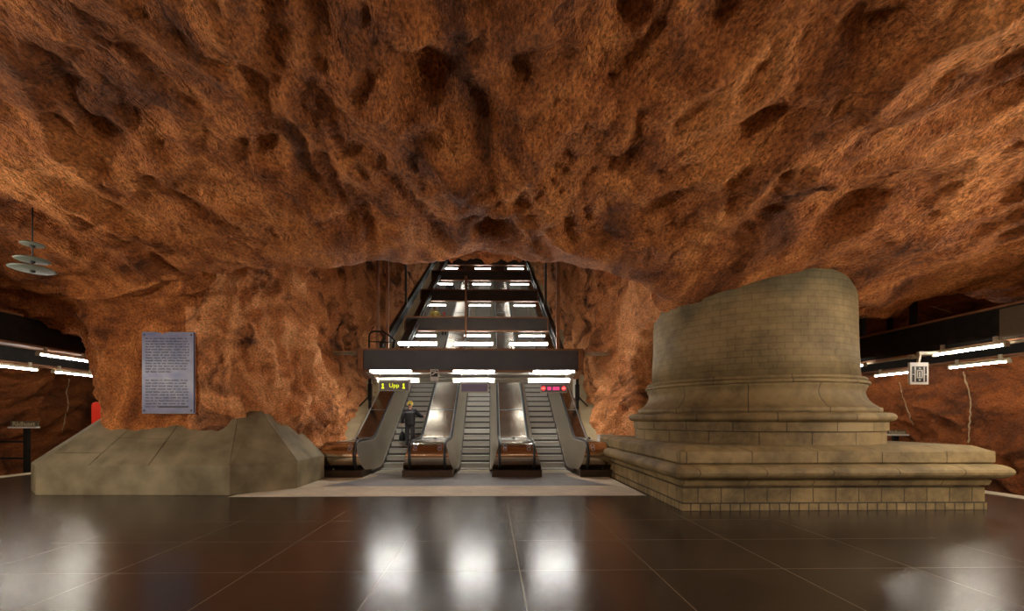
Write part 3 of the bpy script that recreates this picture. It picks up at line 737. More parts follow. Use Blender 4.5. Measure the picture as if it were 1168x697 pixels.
BEAM_Y = [18.5 + 4.1 * k for k in range(6)]
NTH = ('lowest', 'second', 'third', 'fourth', 'fifth', 'topmost')
def beam_z(y): return 5.75 + .577 * (y - 18.5)
def cross_beam(k):
    y, z = BEAM_Y[k], beam_z(BEAM_Y[k]); x0, x1 = -3.62, 2.42
    t = thing('cross_beam', 'dark cross beam with rust coloured flanges across the escalator shaft, %s above the canopy' % NTH[k], 'beam', (-.6, y, z), 'cross beams up the escalator shaft')
    MB().box((x0, y, z - .26), (x1, y + .06, z + .26)).build('web', MAT['dark'], t)
    for s in (-1, 1): MB().box((x0, y - .08, z + s * .28 - .022), (x1, y + .14, z + s * .28 + .022)).build('flange', MAT['rust'], t)
    for x in (x0 + .02, x1 - .02): MB().box((x - .03, y - .07, z - .26), (x + .03, y + .13, z + .26)).build('stiffener', MAT['rust'], t)
    for j, x in enumerate((-2.9, -.58, 1.76)):
        strip_light('strip_light', 'strip light hung under the %s cross beam above the canopy, %s of three' % (NTH[k], PLC[j]), x, y + .3, z - .44, 1.15, 'tube_beam', 'strip lights under the cross beams', r=.03)
for k in range(6): cross_beam(k)

def girder(x, dz, ya, yb, wdt, hgt, lab, strips=()):
    za, zb = beam_z(ya) + dz, beam_z(yb) + dz
    t = thing('sloping_girder', lab, 'girder', (x, ya, za), 'sloping girders beside the cross beams')
    MB().bar((x, ya, za), (x, yb, zb), wdt, hgt).build('web', MAT['black'], t)
    for s in (-1, 1):
        MB().bar((x, ya, za + s * hgt * .56), (x, yb, zb + s * hgt * .56), wdt * 1.7, .03).build('flange', MAT['dark'], t)
    for sx in strips: MB().bar((x + sx, ya, za + .02), (x + sx, yb, zb + .02), .03, .04).build('cable_strip', MAT['alum'], t)
girder(-4.0, -.05, 15.4, 44, .10, .34, 'outer black girder sloping up the rock on the left of the shaft')
girder(-3.2, -.05, 15.9, 44, .16, .42, 'inner black girder with pale cable strips, carrying left ends of the cross beams', (-.14, .16))
girder(2.55, -.05, 15.6, 44, .10, .32, 'black girder sloping up the shaft at the right ends of the cross beams')

def post(x, y, z0, z1, r, lab, m='rust', square=True):
    t = thing('hanger_post', lab, 'post', (x, y, z0), 'hanger posts in the shaft')
    (MB().box((x - r, y - r, z0), (x + r, y + r, z1)) if square else MB().tube([(x, y, z0), (x, y, z1)], r, 8)).build('shaft', MAT[m], t)
    MB().box((x - r * 1.9, y - r * 1.9, z0), (x + r * 1.9, y + r * 1.9, z0 + .03)).build('foot_plate', MAT[m], t)
for (x, y, z0, r, lab, m) in ((-3.95, 15.35, 4.16, .045, 'rusty hanger post at the left end of the canopy, nearer the rock wall', 'rust'), (-3.62, 15.4, 4.16, .05, 'rusty hanger post at the left end of the canopy, nearer the black girders', 'rust'),
                           (2.36, 15.4, 4.16, .06, 'thick rusty hanger post on the right end of the canopy', 'rust'),
                           (-3.98, 20.6, 6.95, .05, 'slim dark hanger post rising from the left outer black girder', 'dark'), (2.55, 20.4, 6.95, .05, 'slim dark hanger post rising from the right black girder', 'dark')):
    post(x, y, z0, rock_above(x, y, z0 + .3) + .1, r, lab, m)
t = thing('hanger_post', 'thin orange rust pole crossing in front of the lowest two cross beams', 'post', (-1.05, 18.35, 5.2), 'hanger posts in the shaft')
MB().tube([(-1.05, 18.35, 5.15), (-1.05, 18.35, 7.7)], .045, 8).build('shaft', MAT['rust'], t); MB().box((-1.11, 18.3, 7.66), (-.99, 18.42, 7.74)).build('end_plate', MAT['rust'], t)

# hoop guard rail on the canopy's left end, the side pipes
t = thing('hoop_rail', 'bent black hoop rail on top of the canopy left end', 'rail', (-4.1, 15.2, 4.16))
pts = [(-4.2, 15.2, 4.16), (-4.2, 15.2, 4.6)] + [(-4.2 + .18 - .18*math.cos(a), 15.2, 4.6 + .18*math.sin(a)) for a in (.4, .9, 1.4)] + [(-3.7, 15.2, 4.76), (-3.45, 15.3, 4.6), (-3.35, 15.5, 4.45)]
MB().tube(pts, .03, 8).build('hoop', MAT['black'], t); MB().tube([(-4.2, 15.2, 4.42), (-3.4, 15.3, 4.42)], .02, 8).build('cross_bar', MAT['black'], t)
MB().tube([(-3.42, 15.35, 4.16), (-3.36, 15.4, 4.5)], .055, 8).build('stanchion', MAT['black'], t)
for (xa, xb, lab) in ((-4.55, -5.6, 'pale pipe pair from the canopy left end plate into the rock'), (3.2, 4.6, 'pale pipe pair from the canopy right end plate into the rock')):
    t = thing('wall_tie', lab, 'pipe', (xa, 15.2, 4.02))
    for dz in (.0, .075): MB().tube([(xa, 15.2, 3.98 + dz), (xb, 15.2, 3.98 + dz)], .028, 8).build('pipe', MAT['beige'], t)
    MB().box((xa - .03, 15.1, 3.92), (xa + .03, 15.3, 4.12)).build('end_flange', MAT['rust'], t)

# canopy support posts with braces on the concrete slabs
def support(px, sg, lab):
    D = 17.4; p = at(px, 450, D); x = p.x; zb = rise(D) + .92
    t = thing('support_post', lab, 'post', (x, D, zb))
    MB().box((x - .05, D - .05, zb), (x + .05, D + .05, 3.6)).build('upright', MAT['black'], t, bevel=.008)
    MB().box((x - .075, D - .07, zb + .35), (x + .075, D + .07, zb + 1.0)).build('sleeve', MAT['black'], t, bevel=.01)
    MB().tube([(x, D, zb + .55), (x + sg * .42, D, zb + .12)], .03, 8).build('brace', MAT['black'], t)
    return t
support(422, -1, 'black support post with a slanting brace by the rock left of the escalators')
support(658.5, 1, 'black support post with a slanting brace on the slab right of the escalators')
t = thing('edge_panel', 'narrow yellowish panel standing under the canopy left end beside the black post', 'panel', at(428, 455, 18.0))
MB().box(at(425, 452, 18.0), at(431.5, 432, 18.07)).build('board', MAT['slab'], t, bevel=.006); 
for q in (437, 447): MB().box(at(427, q, 17.99), at(429, q + 1.5, 18.02)).build('clip', MAT['rust'], t)
t = thing('edge_panel', 'narrow white panel standing under the canopy right end beside the black post', 'panel', at(655.5, 455, 18.0))
MB().box(at(653.8, 454, 18.0), at(657, 431, 18.07)).build('board', MAT['white'], t, bevel=.006)
MB().box(at(653.8, 431, 17.98), at(657, 429.5, 18.09)).build('cap', MAT['alum'], t)

# ------------------------------------------------------------------ hanging signs
def led_sign(px0, px1, py0, py1, lab, face):
    D = 14.75; a, b = at(px0, py1, D), at(px1, py0, D)
    t = thing('display_sign', lab, 'sign', ((a.x + b.x)/2, D, a.z), 'display signs hung under the canopy')
    MB().box((a.x, D, a.z), (b.x, D + .12, b.z)).build('casing', MAT['alum'], t, bevel=.008)
    MB().box((a.x + .03, D - .006, a.z + .03), (b.x - .03, D + .01, b.z - .035)).build('screen', MAT[face], t)
    MB().box((a.x - .03, D - .02, b.z), (b.x + .03, D + .13, b.z + .03)).build('hood', MAT['dark'], t)
    for x in (a.x + .02, b.x - .02): MB().tube([(x, D + .05, b.z), (x, D + .12, 3.42)], .009, 6).build('hanger_rod', MAT['alum'], t)
    return t, a, b, D
t, a, b, D = led_sign(432, 467, 434.5, 446, 'hanging display sign lit in yellow reading Upp over the left escalator', 'display')
cz = (a.z + b.z) / 2
text('Upp', 'lettering', .20, MAT['led_y'], t, ((a.x + b.x)/2, D - .012, cz + .012))
for px in (436.7, 460.5):
    p = at(px, 440.5, D); m = MB()
    m.box((p.x - .018, D - .014, cz - .085), (p.x + .018, D - .008, cz + .075)); m.box((p.x - .045, D - .014, cz - .085), (p.x + .045, D - .008, cz - .055))
    m.prism([(p.x - .05, D - .014, cz + .035), (p.x + .018, D - .014, cz + .035), (p.x + .018, D - .014, cz + .085)], (0, .006, 0)); m.build('symbol', MAT['led_y'], t)
led_sign(525.5, 557, 437, 447.5, 'unlit violet grey display sign over the middle escalator', 'display_off')
t, a, b, D = led_sign(616.5, 647, 438, 448, 'hanging display sign lit in red with two no entry discs over the right escalator', 'display')
cz = (a.z + b.z) / 2
for px in (619.8, 643):
    p = at(px, 443, D)
    MB().tube([(p.x, D - .013, cz), (p.x, D - .007, cz)], .075, 20, smooth=False).build('no_entry_disc', MAT['led_r'], t)
    MB().box((p.x - .045, D - .017, cz - .012), (p.x + .045, D - .012, cz + .012)).build('bar', emis('pale_diodes', (1, .6, .55), 1) if px < 630 else bpy.data.materials['pale_diodes'], t)
m = MB()
for u0, u1 in ((624.5, 628.5), (630.6, 633.0), (633.4, 635.6), (636, 638)):
    p, q = at(u0, 443, D), at(u1, 443, D); m.box((p.x, D - .012, cz - .06), (q.x, D - .007, cz + .05))
m.build('lettering', MAT['led_p'], t)

t = thing('pictogram_sign', 'small white and black escalator pictogram sign hung between the left escalators', 'sign', at(495, 428, 14.8))
p0, p1 = at(491, 434.5, 14.8), at(500, 421.5, 14.8)
MB().box((p0.x, 14.8, p0.z), (p1.x, 14.83, p1.z)).build('board', MAT['off_white'], t, bevel=.006)
MB().box((p0.x + .02, 14.795, p0.z + .14), (p1.x - .02, 14.81, p1.z - .03)).build('field', MAT['ink'], t)
xm, zm = (p0.x + p1.x)/2, p0.z + .25
m = MB().bar((xm - .08, 14.79, zm - .05), (xm + .03, 14.79, zm + .03), .006, .03); m.bar((xm + .02, 14.79, zm + .03), (xm + .1, 14.79, zm + .03), .006, .03); m.bar((xm - .1, 14.79, zm + .06), (xm + .06, 14.79, zm + .065), .006, .02)
m.build('escalator_symbol', MAT['white'], t)
MB().tube([(xm, 14.82, p1.z), (xm, 14.95, 3.42)], .01, 6).build('hanger_rod', MAT['alum'], t)

# ------------------------------------------------------------------ plaque on the left pier
def plaque():
    hp, hn = hit(191, 425); D = 10.55
    D = min([hit(q, r)[0].y for q in (164, 191, 219) for r in (384, 425, 466)]) - .03
    a, b = at(161.8, 471, D), at(221, 379.5, D)
    t = thing('plaque', 'tall blue grey text plaque fixed to the orange rock of the left pier', 'plaque', ((a.x+b.x)/2, D, a.z))
    MB().box((a.x, D, a.z), (b.x, D + .035, b.z)).build('plate', MAT['plaque'], t, bevel=.006)
    MB().box((a.x - .02, D + .03, a.z - .02), (b.x + .02, D + .06, b.z + .02)).build('rim', MAT['plaque_rim'], t)
    MB().box((a.x - .04, D + .034, a.z - .04), (b.x + .04, D + .16, b.z + .04)).build('rendered_back', MAT['rock'], t, bevel=.018)
    for x in (a.x + .06, b.x - .06):
        for z in (a.z + .06, b.z - .06): MB().tube([(x, D - .012, z), (x, D + .004, z)], .022, 12, smooth=False).build('fixing_bolt', MAT['ink'], t)
    R = random.Random(4); m = MB(); W = b.x - a.x; Hh = b.z - a.z
    lines = [.075 + .0345 * k for k in range(13)] + [.595 + .0365 * k for k in range(10)]
    for li, v in enumerate(lines):
        z = b.z - v * Hh; x = a.x + .07 * W; end = a.x + W * (.93 - R.random() * .05)
        if li == 12: end = a.x + .55 * W
        while x < end - .03:
            wl = R.uniform(.06, .20); wl = min(wl, end - x); u = x
            while u < x + wl - .012:                                  # worn letter strokes, too small to read
                hgt = R.choice((.026, .026, .026, .036)); wd = R.uniform(.009, .016)
                m.box((u, D - .003, z - .013), (u + wd * .8, D + .002, z - .013 + hgt))
                if R.random() < .7: m.box((u, D - .003, z + R.choice((-.013, 0, .006))), (u + wd, D + .002, z + .012))
                u += wd + .007
            x += wl + .028
    m.box((a.x + .33 * W, D - .002, b.z - .935 * Hh), (a.x + .9 * W, D + .002, b.z - .915 * Hh))
    m.build('lettering', MAT['blue_ink'], t)
plaque()

# ------------------------------------------------------------------ black beams and lamps over the two platforms
def track_light(x, y, z, lab, group, tubem='tube_track'):
    t = strip_light('platform_light', lab, x, y, z, 1.5, tubem, group, r=.022 if tubem == 'tube_near' else .016, housing='beige', along='y', hw=.05 if tubem == 'tube_near' else .055)
    M = Matrix.Translation((x, y, z)); 
    for s in (-.55, .55): MB().box((-.03, s - .03, .09), (.03, s + .03, .22), M).build('hanger', MAT['beige'], t)
    return t
def platform_beam(x, z0, z1, wdt, ya, yb, lab, perf=None, hang=()):
    t = thing('platform_beam', lab, 'beam', (x, ya, z0))
    MB().box((x - wdt/2, ya, z0), (x + wdt/2, yb, z1)).build('web', MAT['black'], t)
    for z in (z0, z1): MB().box((x - wdt/2 - .06, ya, z - .025), (x + wdt/2 + .06, yb, z + .025)).build('flange', MAT['rust'], t)
    if perf: MB().box((x - wdt/2 - .012, perf[0], z0 + .05), (x - wdt/2 + .01, perf[1], z1 - .05)).build('perforated_panel', MAT['perf'], t)
    for y in hang: MB().box((x - .06, y - .06, z1), (x + .06, y + .06, rock_above(x, y, z1 + .05) + .05)).build('hanger', MAT['black'], t)
    return t
platform_beam(11.2, 3.42, 4.18, .30, -6.5, 24, 'deep black beam over the right platform edge with a perforated panel', (8.0, 9.3), (11.4, 13.0, 17.0))
platform_beam(13.9, 3.45, 4.0, .25, -6.5, 26, 'black beam beyond the right platform edge, over the track', None, (15.0,))
platform_beam(-12.3, 3.69, 4.43, .30, -6.5, 26, 'deep black beam over the left platform seen through the rock arch', None, (13.5, 17.0))
platform_beam(-14.2, 3.42, 3.9, .25, -6.5, 28, 'thinner black beam beside the left track seen through the rock arch', None, (14.5,))
for side, x, z, ys_ in (('right', 10.8, 3.30, (9.72, 13.2, 16.7, 20)), ('right', 13.7, 3.27, (12.07, 14.6, 17.2)), ('left', -12.0, 3.46, (12.6, 15.0, 18.4)), ('left', -14.0, 3.25, (13.05, 15.05, 18.5))):
    for q, y in enumerate(ys_):
        track_light(x, y, z, 'platform strip light on the %s, %s from the front under the %s black beam' % (side, ('first', 'second', 'third', 'fourth')[q], 'deep' if abs(x) < 13 else 'thinner' if side == 'left' else 'farther'), 'strip lights over the %s platform' % side)
# conduit along the right beam
t = thing('conduit', 'beige cable conduit running under the deep black beam on the right', 'pipe', (10.95, 10, 3.34))
MB().tube([(10.98, 8.0, 3.37), (10.98, 20, 3.37)], .03, 8).build('pipe', MAT['beige'], t)
for y in (9.9, 11.2, 14): MB().box((10.9, y - .06, 3.32), (11.06, y + .06, 3.42)).build('clamp', MAT['beige'], t)

# lift sign
def lift_sign():
    D = 10.3; a, b = at(1038, 438.5, D), at(1059.3, 413.5, D)
    t = thing('lift_sign', 'square white framed lift pictogram sign hung under the right black beam', 'sign', ((a.x+b.x)/2, D, a.z))
    MB().box((a.x, D, a.z), (b.x, D + .06, b.z)).build('frame', MAT['off_white'], t, bevel=.008)
    W, Hh = b.x - a.x, b.z - a.z
    def r(u0, v0, u1, v1, mb): mb.box((a.x + u0*W, D - .006, a.z + v0*Hh), (a.x + u1*W, D + .01, a.z + v1*Hh))
    m = MB(); r(.11, .11, .89, .82, m); m.build('field', MAT['ink'], t)
    m = MB()
    def q(u0, v0, u1, v1): m.box((a.x + u0*W, D - .012, a.z + v0*Hh), (a.x + u1*W, D - .004, a.z + v1*Hh))
    for u in (.23, .71): q(u, .12, u + .06, .80)
    q(.11, .44, .30, .47); q(.70, .44, .89, .47)
    q(.34, .28, .40, .66); q(.60, .28, .66, .66); q(.34, .28, .66, .33); q(.34, .61, .66, .66); q(.47, .33, .53, .56)
    for v0, v1 in ((.70, .78), (.23, .15)):
        zc, zt = a.z + v0*Hh, a.z + v1*Hh; xc = a.x + .5*W
        m.prism([(xc - .07*W, D - .012, zc), (xc + .07*W, D - .012, zc), (xc, D - .012, zt)], (0, .008, 0))
    m.build('pictogram', MAT['off_white'], t)
    MB().bar((a.x + .5*W, D + .03, b.z), (a.x + .62*W, D + .03, 3.36), .05, .05, up=(0, 1, 0)).build('arm', MAT['beige'], t)
    MB().box((a.x + .5*W, D, 3.30), (11.1, D + .07, 3.37)).build('bracket', MAT['beige'], t)
lift_sign()

# ------------------------------------------------------------------ left side: disc mobile, red box, name sign on its stand; right sign
def discs():
    D = 8.3; top = hit(37, 262)[0]; D = top.y - .35; p = at(37, 262, D)
    zt = rock_above(p.x, D, at(37, 300, D).z)
    t = thing('hanging_discs', 'three grey green discs on a rod hanging from the ceiling at the left', 'ceiling ornament', (p.x, D, zt))
    MB().tube([(p.x, D, at(37, 309, D).z), (p.x, D, zt + .05)], .012, 8).build('rod', MAT['dark'], t)
    for py, rp in ((279, 12.5), (297, 18), (307.5, 23.5)):
        q = at(37, py, D); r = rp * D / F * .84
        MB().lathe([(0, .025), (r * .9, .02), (r, .0), (r * .9, -.012), (0, -.018)], (p.x, D, q.z), 40).build('disc', MAT['disc'], t, loc=-t.location)
        MB().lathe([(0, 0), (.04, 0), (.04, -.05), (0, -.05)], (p.x, D, q.z), 12).build('hub', MAT['ink'], t)
discs()
t = thing('red_box', 'red rounded box half hidden behind the concrete plinth at the left', 'box', (-11.15, 13.0, 0))
def rbox(x0, x1, y0, y1, z0, z1, r, n=6):
    pts = []
    for cx_, cz_, a0 in ((x1 - r, z1 - r, 0), (x0 + r, z1 - r, 90)):
        for k in range(n + 1):
            q = math.radians(a0 + 90 * k / n); pts.append((cx_ + r * math.cos(q), y0, cz_ + r * math.sin(q)))
    pts += [(x0, y0, z0), (x1, y0, z0)]; return MB().prism(pts, (0, y1 - y0, 0))
x0 = at(104, 470, 13.8).x; zt = at(104, 458.5, 13.8).z
rbox(x0, x0 + .62, 13.8, 14.1, .95, zt, .12).build('housing', MAT['red'], t, bevel=.015)
MB().box((x0 + .04, 13.785, 1.35), (x0 + .58, 13.8, zt - .2)).build('door', MAT['red'], t, bevel=.006)
MB().box((x0 + .2, 13.85, 0), (x0 + .42, 14.05, .96)).build('pedestal', MAT['red'], t)
t.location = (0, 0, 0)
for c in t.children: c.location = (0, 0, 0)
t.location = (0, 0, 0)

def name_sign(px0, px1, py0, py1, D, lab, frame_left, letters=True):
    a, b = at(px0, py1, D), at(px1, py0, D)
    t = thing('name_sign', lab, 'sign', ((a.x + b.x)/2, D, -1.15))
    MB().box((a.x, D, a.z + .06), (b.x, D + .05, b.z)).build('board', MAT['sign_dark'], t, bevel=.006)
    MB().box((a.x - .03, D - .08, a.z), (b.x + .03, D + .07, a.z + .06)).build('ledge', MAT['off_white'], t, bevel=.006)
    if letters: text('Rådhuset', 'lettering', (b.z - a.z) * .85, MAT['sign_letter'], t, ((a.x+b.x)/2, D - .012, (a.z + .06 + b.z)/2))
    xm = a.x + (b.x - a.x) * .52
    MB().box((xm - .08, D + .02, -1.15), (xm + .08, D + .14, a.z)).build('post', MAT['black'], t)
    if frame_left:
        for z in (at(0, 504, D).z, at(0, 523, D).z): MB().box((xm + frame_left, D + .04, z - .035), (xm, D + .12, z + .035)).build('rail', MAT['black'], t)
        MB().box((xm + frame_left - .1, D + .02, -1.15), (xm + frame_left, D + .14, at(0, 500, D).z)).build('rail_post', MAT['black'], t)
name_sign(12, 43, 480.5, 488.5, 17.0, 'station name sign on black posts by the left track', -2.6)
name_sign(1012, 1034, 491, 497, 15.6, 'station name sign on a post by the right track beside the stone column', 0)

# white box behind the column plinth
p0, p1 = at(684.5, 509, 14.4), at(700, 496, 14.4)
t = thing('white_box', 'small white cabinet beside the right outer balustrade behind the column plinth', 'box', (p0.x, 14.4, .92))
MB().box((p0.x, 14.4, .92), (p1.x, 14.8, p1.z)).build('body', MAT['white'], t, bevel=.012)
MB().box((p0.x - .01, 14.39, p1.z - .03), (p1.x + .01, 14.81, p1.z)).build('lid', MAT['off_white'], t)

# pale sealed seams down the track walls
def seam(n, pix, wd):
    pts = [hit(x, y) for x, y in pix]; v = []
    R = random.Random(n); rows = []
    fine = []
    for (x0, y0), (x1, y1) in zip(pix, pix[1:]):
        for k in range(6): fine.append((x0 + (x1-x0)*k/6 + R.uniform(-.8, .8), y0 + (y1-y0)*k/6))
    m = MB(); pp = []
    for x, y in fine:
        p, nn = hit(x, y)
        if p is None: continue
        if nn.dot(Vector((0, 0, H)) - p) < 0: nn = -nn
        pp.append(p + nn * .01)
    if len(pp) > 2: struct(m.tube(pp, [wd * R.uniform(.6, 1.3) for _ in pp], 6).build('trim_%d' % n, MAT['seam']))
seam(11, [(1026, 436), (1030, 452), (1036, 468), (1042, 488)], .02)
seam(12, [(1099, 424), (1104, 440), (1108, 460), (1106, 485), (1105, 509)], .025)
seam(13, [(79, 432), (76, 448), (78, 460), (74, 478), (69, 496)], .022)
seam(14, [(1062, 349), (1075, 353), (1088, 357)], .015)

# ------------------------------------------------------------------ people
def skin_mesh(name, joints, edges, m, parent, root=0, sub=2):
    names = list(joints); idx = {k: i for i, k in enumerate(names)}
    me = bpy.data.meshes.new(name); me.from_pydata([joints[k][0] for k in names], [(idx[a], idx[b]) for a, b in edges], [])
    o = bpy.data.objects.new(name, me); col.objects.link(o); o.parent = parent
    sk = o.modifiers.new('skin', 'SKIN'); sk.use_smooth_shade = True; sk.branch_smoothing = .4
    if not me.skin_vertices: me.skin_vertices.new()
    for i, k in enumerate(names):
        r = joints[k][1]; r = r if isinstance(r, tuple) else (r, r)
        me.skin_vertices[0].data[i].radius = r; me.skin_vertices[0].data[i].use_root = (i == root)
    sb = o.modifiers.new('sub', 'SUBSURF'); sb.levels = sub; sb.render_levels = sub
    me.materials.append(m); return o
def hand(J, E, wrist, p, d, side, tag_, curl=.5, down=(0, 0, -1)):
    """palm with four fingers and a thumb rooted at the wrist; d = pointing direction"""
    d = Vector(d).normalized(); dn = Vector(down); dn = (dn - d * dn.dot(d)).normalized(); s = d.cross(dn) * side; p = Vector(p)
    pal = tag_ + 'palm'; J[pal] = (tuple(p + d * .055), (.034, .02)); E.append((wrist, pal))
    for k, (o, L) in enumerate(((-.03, .062), (-.010, .074), (.011, .070), (.03, .055))):
        a = p + d * .095 + s * o; b = a + (d * (1 - curl * .5) + dn * curl * .6) * L * .55; c = b + (d * (1 - curl) + dn * curl) * L * .55
        for q, pt in enumerate((a, b, c)): J['%sf%d%d' % (tag_, k, q)] = (tuple(pt), .0095 - .001 * q)
        E += [(pal, '%sf%d0' % (tag_, k)), ('%sf%d0' % (tag_, k), '%sf%d1' % (tag_, k)), ('%sf%d1' % (tag_, k), '%sf%d2' % (tag_, k))]
    a = p + d * .04 - s * .042 + dn * .01; b = a + (d * .8 - s * .5 + dn * .3).normalized() * .04
    J[tag_ + 't0'] = (tuple(a), .011); J[tag_ + 't1'] = (tuple(b), .0095); E += [(pal, tag_ + 't0'), (tag_ + 't0', tag_ + 't1')]
def person(lab, loc, h, coat, pants, hat, larm, rarm, group=None, lean=.03, hair='hair', bulk=1.0):
    """facing +Y; larm / rarm give elbow and wrist; the feet stand on loc"""
    t = thing('person', lab, 'person', loc, group); k = h / 1.75
    S = lambda x, y, z: (x * k, y * k, z * k)
    def sc(J): return {n: (S(*p), tuple(q * k for q in r) if isinstance(r, tuple) else r * k) for n, (p, r) in J.items()}
    J = {'pelvis': ((0, 0, .93), (.15, .11)), 'waist': ((0, lean*.4, 1.08), (.135, .10)), 'chest': ((0, lean, 1.28), (.135, .09)), 'neckb': ((0, lean + .01, 1.44), (.05, .05)),
         'neck': ((0, lean + .02, 1.52), (.052, .055)), 'skull': ((0, lean + .04, 1.63), (.078, .098)), 'crown': ((0, lean + .035, 1.70), (.062, .075)),
         'nose': ((0, lean + .145, 1.615), .012), 'chin': ((0, lean + .085, 1.555), (.035, .03)),
         'earl': ((-.083, lean + .03, 1.625), (.010, .02)), 'earr': ((.083, lean + .03, 1.625), (.010, .02)),
         'shl': ((-.18, lean, 1.39), .045), 'shr': ((.18, lean, 1.39), .045), 'ell': (larm[0], .045), 'elr': (rarm[0], .045), 'wrl': (larm[1], .028), 'wrr': (rarm[1], .028),
         'hipl': ((-.10, 0, .88), .095), 'hipr': ((.10, 0, .88), .095), 'knl': ((-.105, .03, .50), .062), 'knr': ((.105, .02, .50), .062), 'anl': ((-.105, -.02, .09), .04), 'anr': ((.105, -.03, .09), .04),
         'tol': ((-.115, .14, .04), .036), 'tor': ((.115, .13, .04), .036)}
    E = [('pelvis','waist'),('waist','chest'),('chest','neckb'),('neckb','neck'),('neck','skull'),('skull','crown'),('skull','nose'),('skull','chin'),('skull','earl'),('skull','earr'),
         ('chest','shl'),('chest','shr'),('shl','ell'),('shr','elr'),('ell','wrl'),('elr','wrr'),('pelvis','hipl'),('pelvis','hipr'),('hipl','knl'),('hipr','knr'),('knl','anl'),('knr','anr'),('anl','tol'),('anr','tor')]
    for s_, arm, w_, sd in (('l', larm, 'wrl', -1), ('r', rarm, 'wrr', 1)):
        e, wv_ = Vector(arm[0]), Vector(arm[1]); hand(J, E, w_, wv_, (wv_ - e) if arm[2] is None else arm[2], sd, 'h' + s_, arm[3])
    skin_mesh('body', sc(J), E, MAT['skin'], t)
    B = bulk
    C = {'waist': ((0, lean*.5, 1.10), (.17*B, .135*B)), 'hem': ((0, lean*.1, .80), (.185*B, .15*B)), 'chest': ((0, lean, 1.30), (.19*B, .145*B)), 'yoke': ((0, lean + .005, 1.42), (.125, .10)), 'collar': ((0, lean + .015, 1.535), (.078, .078)),
         'shl': ((-.19, lean, 1.415), .082*B), 'shr': ((.19, lean, 1.415), .082*B), 'ell': (larm[0], .064*B), 'elr': (rarm[0], .064*B),
         'cul': (tuple(Vector(larm[0]).lerp(Vector(larm[1]), .93)), .046), 'cur': (tuple(Vector(rarm[0]).lerp(Vector(rarm[1]), .93)), .046)}
    j = skin_mesh('jacket', sc(C), [('waist','hem'),('waist','chest'),('chest','yoke'),('yoke','collar'),('chest','shl'),('chest','shr'),('shl','ell'),('shr','elr'),('ell','cul'),('elr','cur')], coat, t)
    P = {'pelvis': ((0, 0, .93), (.15, .115)), 'band': ((0, 0, 1.04), (.14, .105)), 'hipl': ((-.10, 0, .86), .108), 'hipr': ((.10, 0, .86), .108), 'knl': ((-.107, .03, .50), .082), 'knr': ((.107, .02, .50), .082), 'anl': ((-.107, -.02, .075), .068), 'anr': ((.107, -.03, .075), .068)}
    skin_mesh('trousers', sc(P), [('pelvis','band'),('pelvis','hipl'),('pelvis','hipr'),('hipl','knl'),('hipr','knr'),('knl','anl'),('knr','anr')], pants, t)
    for sx in (-1, 1):
        Q = {'heel': ((sx*.107, -.06, .05), (.045, .05)), 'ball': ((sx*.112, .10, .045), (.05, .042)), 'toe': ((sx*.114, .19, .04), (.042, .032))}
        skin_mesh('shoe', sc(Q), [('heel','ball'),('ball','toe')], MAT['shoe'], t)
        MB().lathe([(0, -.011), (.009, -.006), (.011, 0), (.009, .006), (0, .011)], S(sx*.032, lean + .125, 1.64), 10).build('eye', MAT['ink'], t, loc=(0, 0, 0))
    y = lean + .03
    hp = [(.0, 1.745), (.045, 1.738), (.078, 1.71), (.092, 1.665), (.09, 1.63), (.086, 1.60)]
    hv = MB().lathe([(r, z) for r, z in reversed(hp)], (0, y - .012, 0), 28, caps=False); hv.v = [S(p[0], (p[1] - y) * 1.15 + y, p[2]) for p in hv.v]
    hv.build('hair', MAT[hair], t, loc=(0, 0, 0))
    if hat:
        ct = MB().lathe([(.098, 1.605), (.106, 1.65), (.108, 1.685), (.098, 1.73), (.07, 1.768), (.03, 1.782), (0, 1.784)], (0, y - .01, 0), 28, caps=False)
        ct.add([(math.cos(a) * .09, y + .06 + math.sin(a) * .12, 1.672) for a in [math.pi * q / 10 for q in range(11)]] + [(math.cos(a) * .09, y + .06 + math.sin(a) * .12, 1.684) for a in [math.pi * q / 10 for q in range(11)]], [tuple(range(10, -1, -1)), tuple(range(11, 22))] + [(q, q+1, q+12, q+11) for q in range(10)])
        ct.v = [S(*p) for p in ct.v]; ct.build('cap', hat, t, loc=(0, 0, 0))
    return t
def step_at(y):
    i = int(round((y - STEP0 - .2) / .4)); yy = STEP0 + .4 * i + .17; return yy, rise(STEP0 + .4*i + .2) + .012
y, z = step_at(16.4)
MX = -3.02
man = person('man in a black leather jacket and yellow cap riding up, hand on handrail', (MX, y, z), 1.74, MAT['leather'], MAT['trouser'], MAT['cap_y'],
             ((-.27, -.03, 1.14), (-.29, .02, .90), (0, 0, -1), .8), ((.38, .04, 1.20), (.50, .14, 1.20), (.6, .6, .1), .45), lean=.05, bulk=1.32)
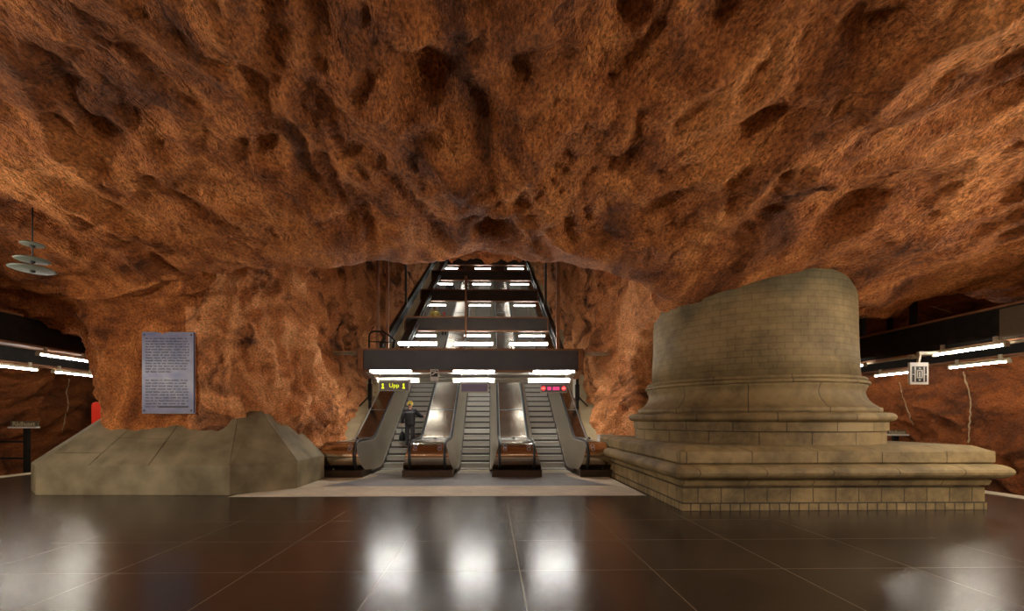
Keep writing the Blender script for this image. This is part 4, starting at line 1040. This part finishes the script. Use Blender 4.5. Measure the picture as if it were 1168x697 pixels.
# the bag in his left hand
bx, by, bz = MX - .29, y + .02, z + .33
t = thing('bag', 'black soft bag hanging from the left hand of the man in the leather jacket', 'bag', (bx, by, bz))
m = MB(); rows = []
for q, (a, b_, zz) in enumerate(((.06, .03, 0), (.10, .17, .02), (.115, .20, .10), (.10, .185, .22), (.06, .15, .32), (.02, .11, .36))):
    rows.append([(bx + a * math.cos(2*math.pi*j/20), by + b_ * math.sin(2*math.pi*j/20), bz + zz - .06) for j in range(20)])
m.grid(rows, True, True); m.f.append(list(range(19, -1, -1))); m.sm.append(False); m.uv.append(None); e = len(m.v) - 20; m.f.append(list(range(e, e + 20))); m.sm.append(False); m.uv.append(None)
m.build('pouch', MAT['leather'], t)
MB().tube([(bx, by - .09, bz + .27), (bx, by - .06, bz + .43), (bx, by, bz + .485), (bx, by + .06, bz + .43), (bx, by + .09, bz + .27)], .012, 8).build('handle', MAT['shoe'], t)
rest = (((-.27, -.01, 1.14), (-.28, .06, .90), (0, .1, -1), .4), ((.27, -.01, 1.14), (.28, .06, .90), (0, .1, -1), .4))
y, z = step_at(27.4)
person('person in a yellow jacket and cap far up the left escalator', (-3.48, y, z), 1.86, MAT['coat_y'], MAT['pants_y'], MAT['coat_y'], rest[0], ((.30, -.01, 1.16), (.36, .06, .96), (.2, .1, -1), .4), 'people far up the escalator', bulk=1.15)
y, z = step_at(27.4)
person('small child in a red jacket beside the yellow jacketed person far up', (-2.90, y, z), 1.45, MAT['coat_r'], MAT['coat_d'], MAT['coat_r'], *rest, group='people far up the escalator', bulk=1.2)
y, z = step_at(34.0)
person('person in a dark jacket and green trousers highest up the left escalator', (-3.15, y, z), 1.75, MAT['coat_d'], MAT['pants_g'], None, *rest, group='people far up the escalator', bulk=1.15)

# ------------------------------------------------------------------ the same lamp rows carry on beside and behind the viewpoint, plus an added fill row across the hall
RW = ('first', 'second', 'third', 'fourth', 'fifth', 'sixth', 'seventh', 'eighth')
for side, x, z in (('right', 10.85, 3.16), ('left', -11.9, 3.30)):
    for q in range(6):
        track_light(x, 6.6 - 2.4 * q, z, 'platform strip light beside the viewpoint, %s side, %s in its row' % (side, RW[q]), 'strip lights beside the viewpoint', 'tube_near')
for q in range(6):  # unseen row added to light the column front and the plinth
    x = -8.0 + 3.2 * q
    t = strip_light('fill_light', 'added fill strip light behind the viewpoint, %s from the left side' % RW[q], x, -3.2, 3.6, 1.5, 'tube_fill', 'added fill lights behind the viewpoint', r=.03, housing='beige')
    for sx in (-.5, .5): MB().tube([(x + sx, -3.2, 3.7), (x + sx, -3.2, rock_above(x + sx, -3.2, 3.8) + .05)], .012, 6).build('hanger', MAT['beige'], t)
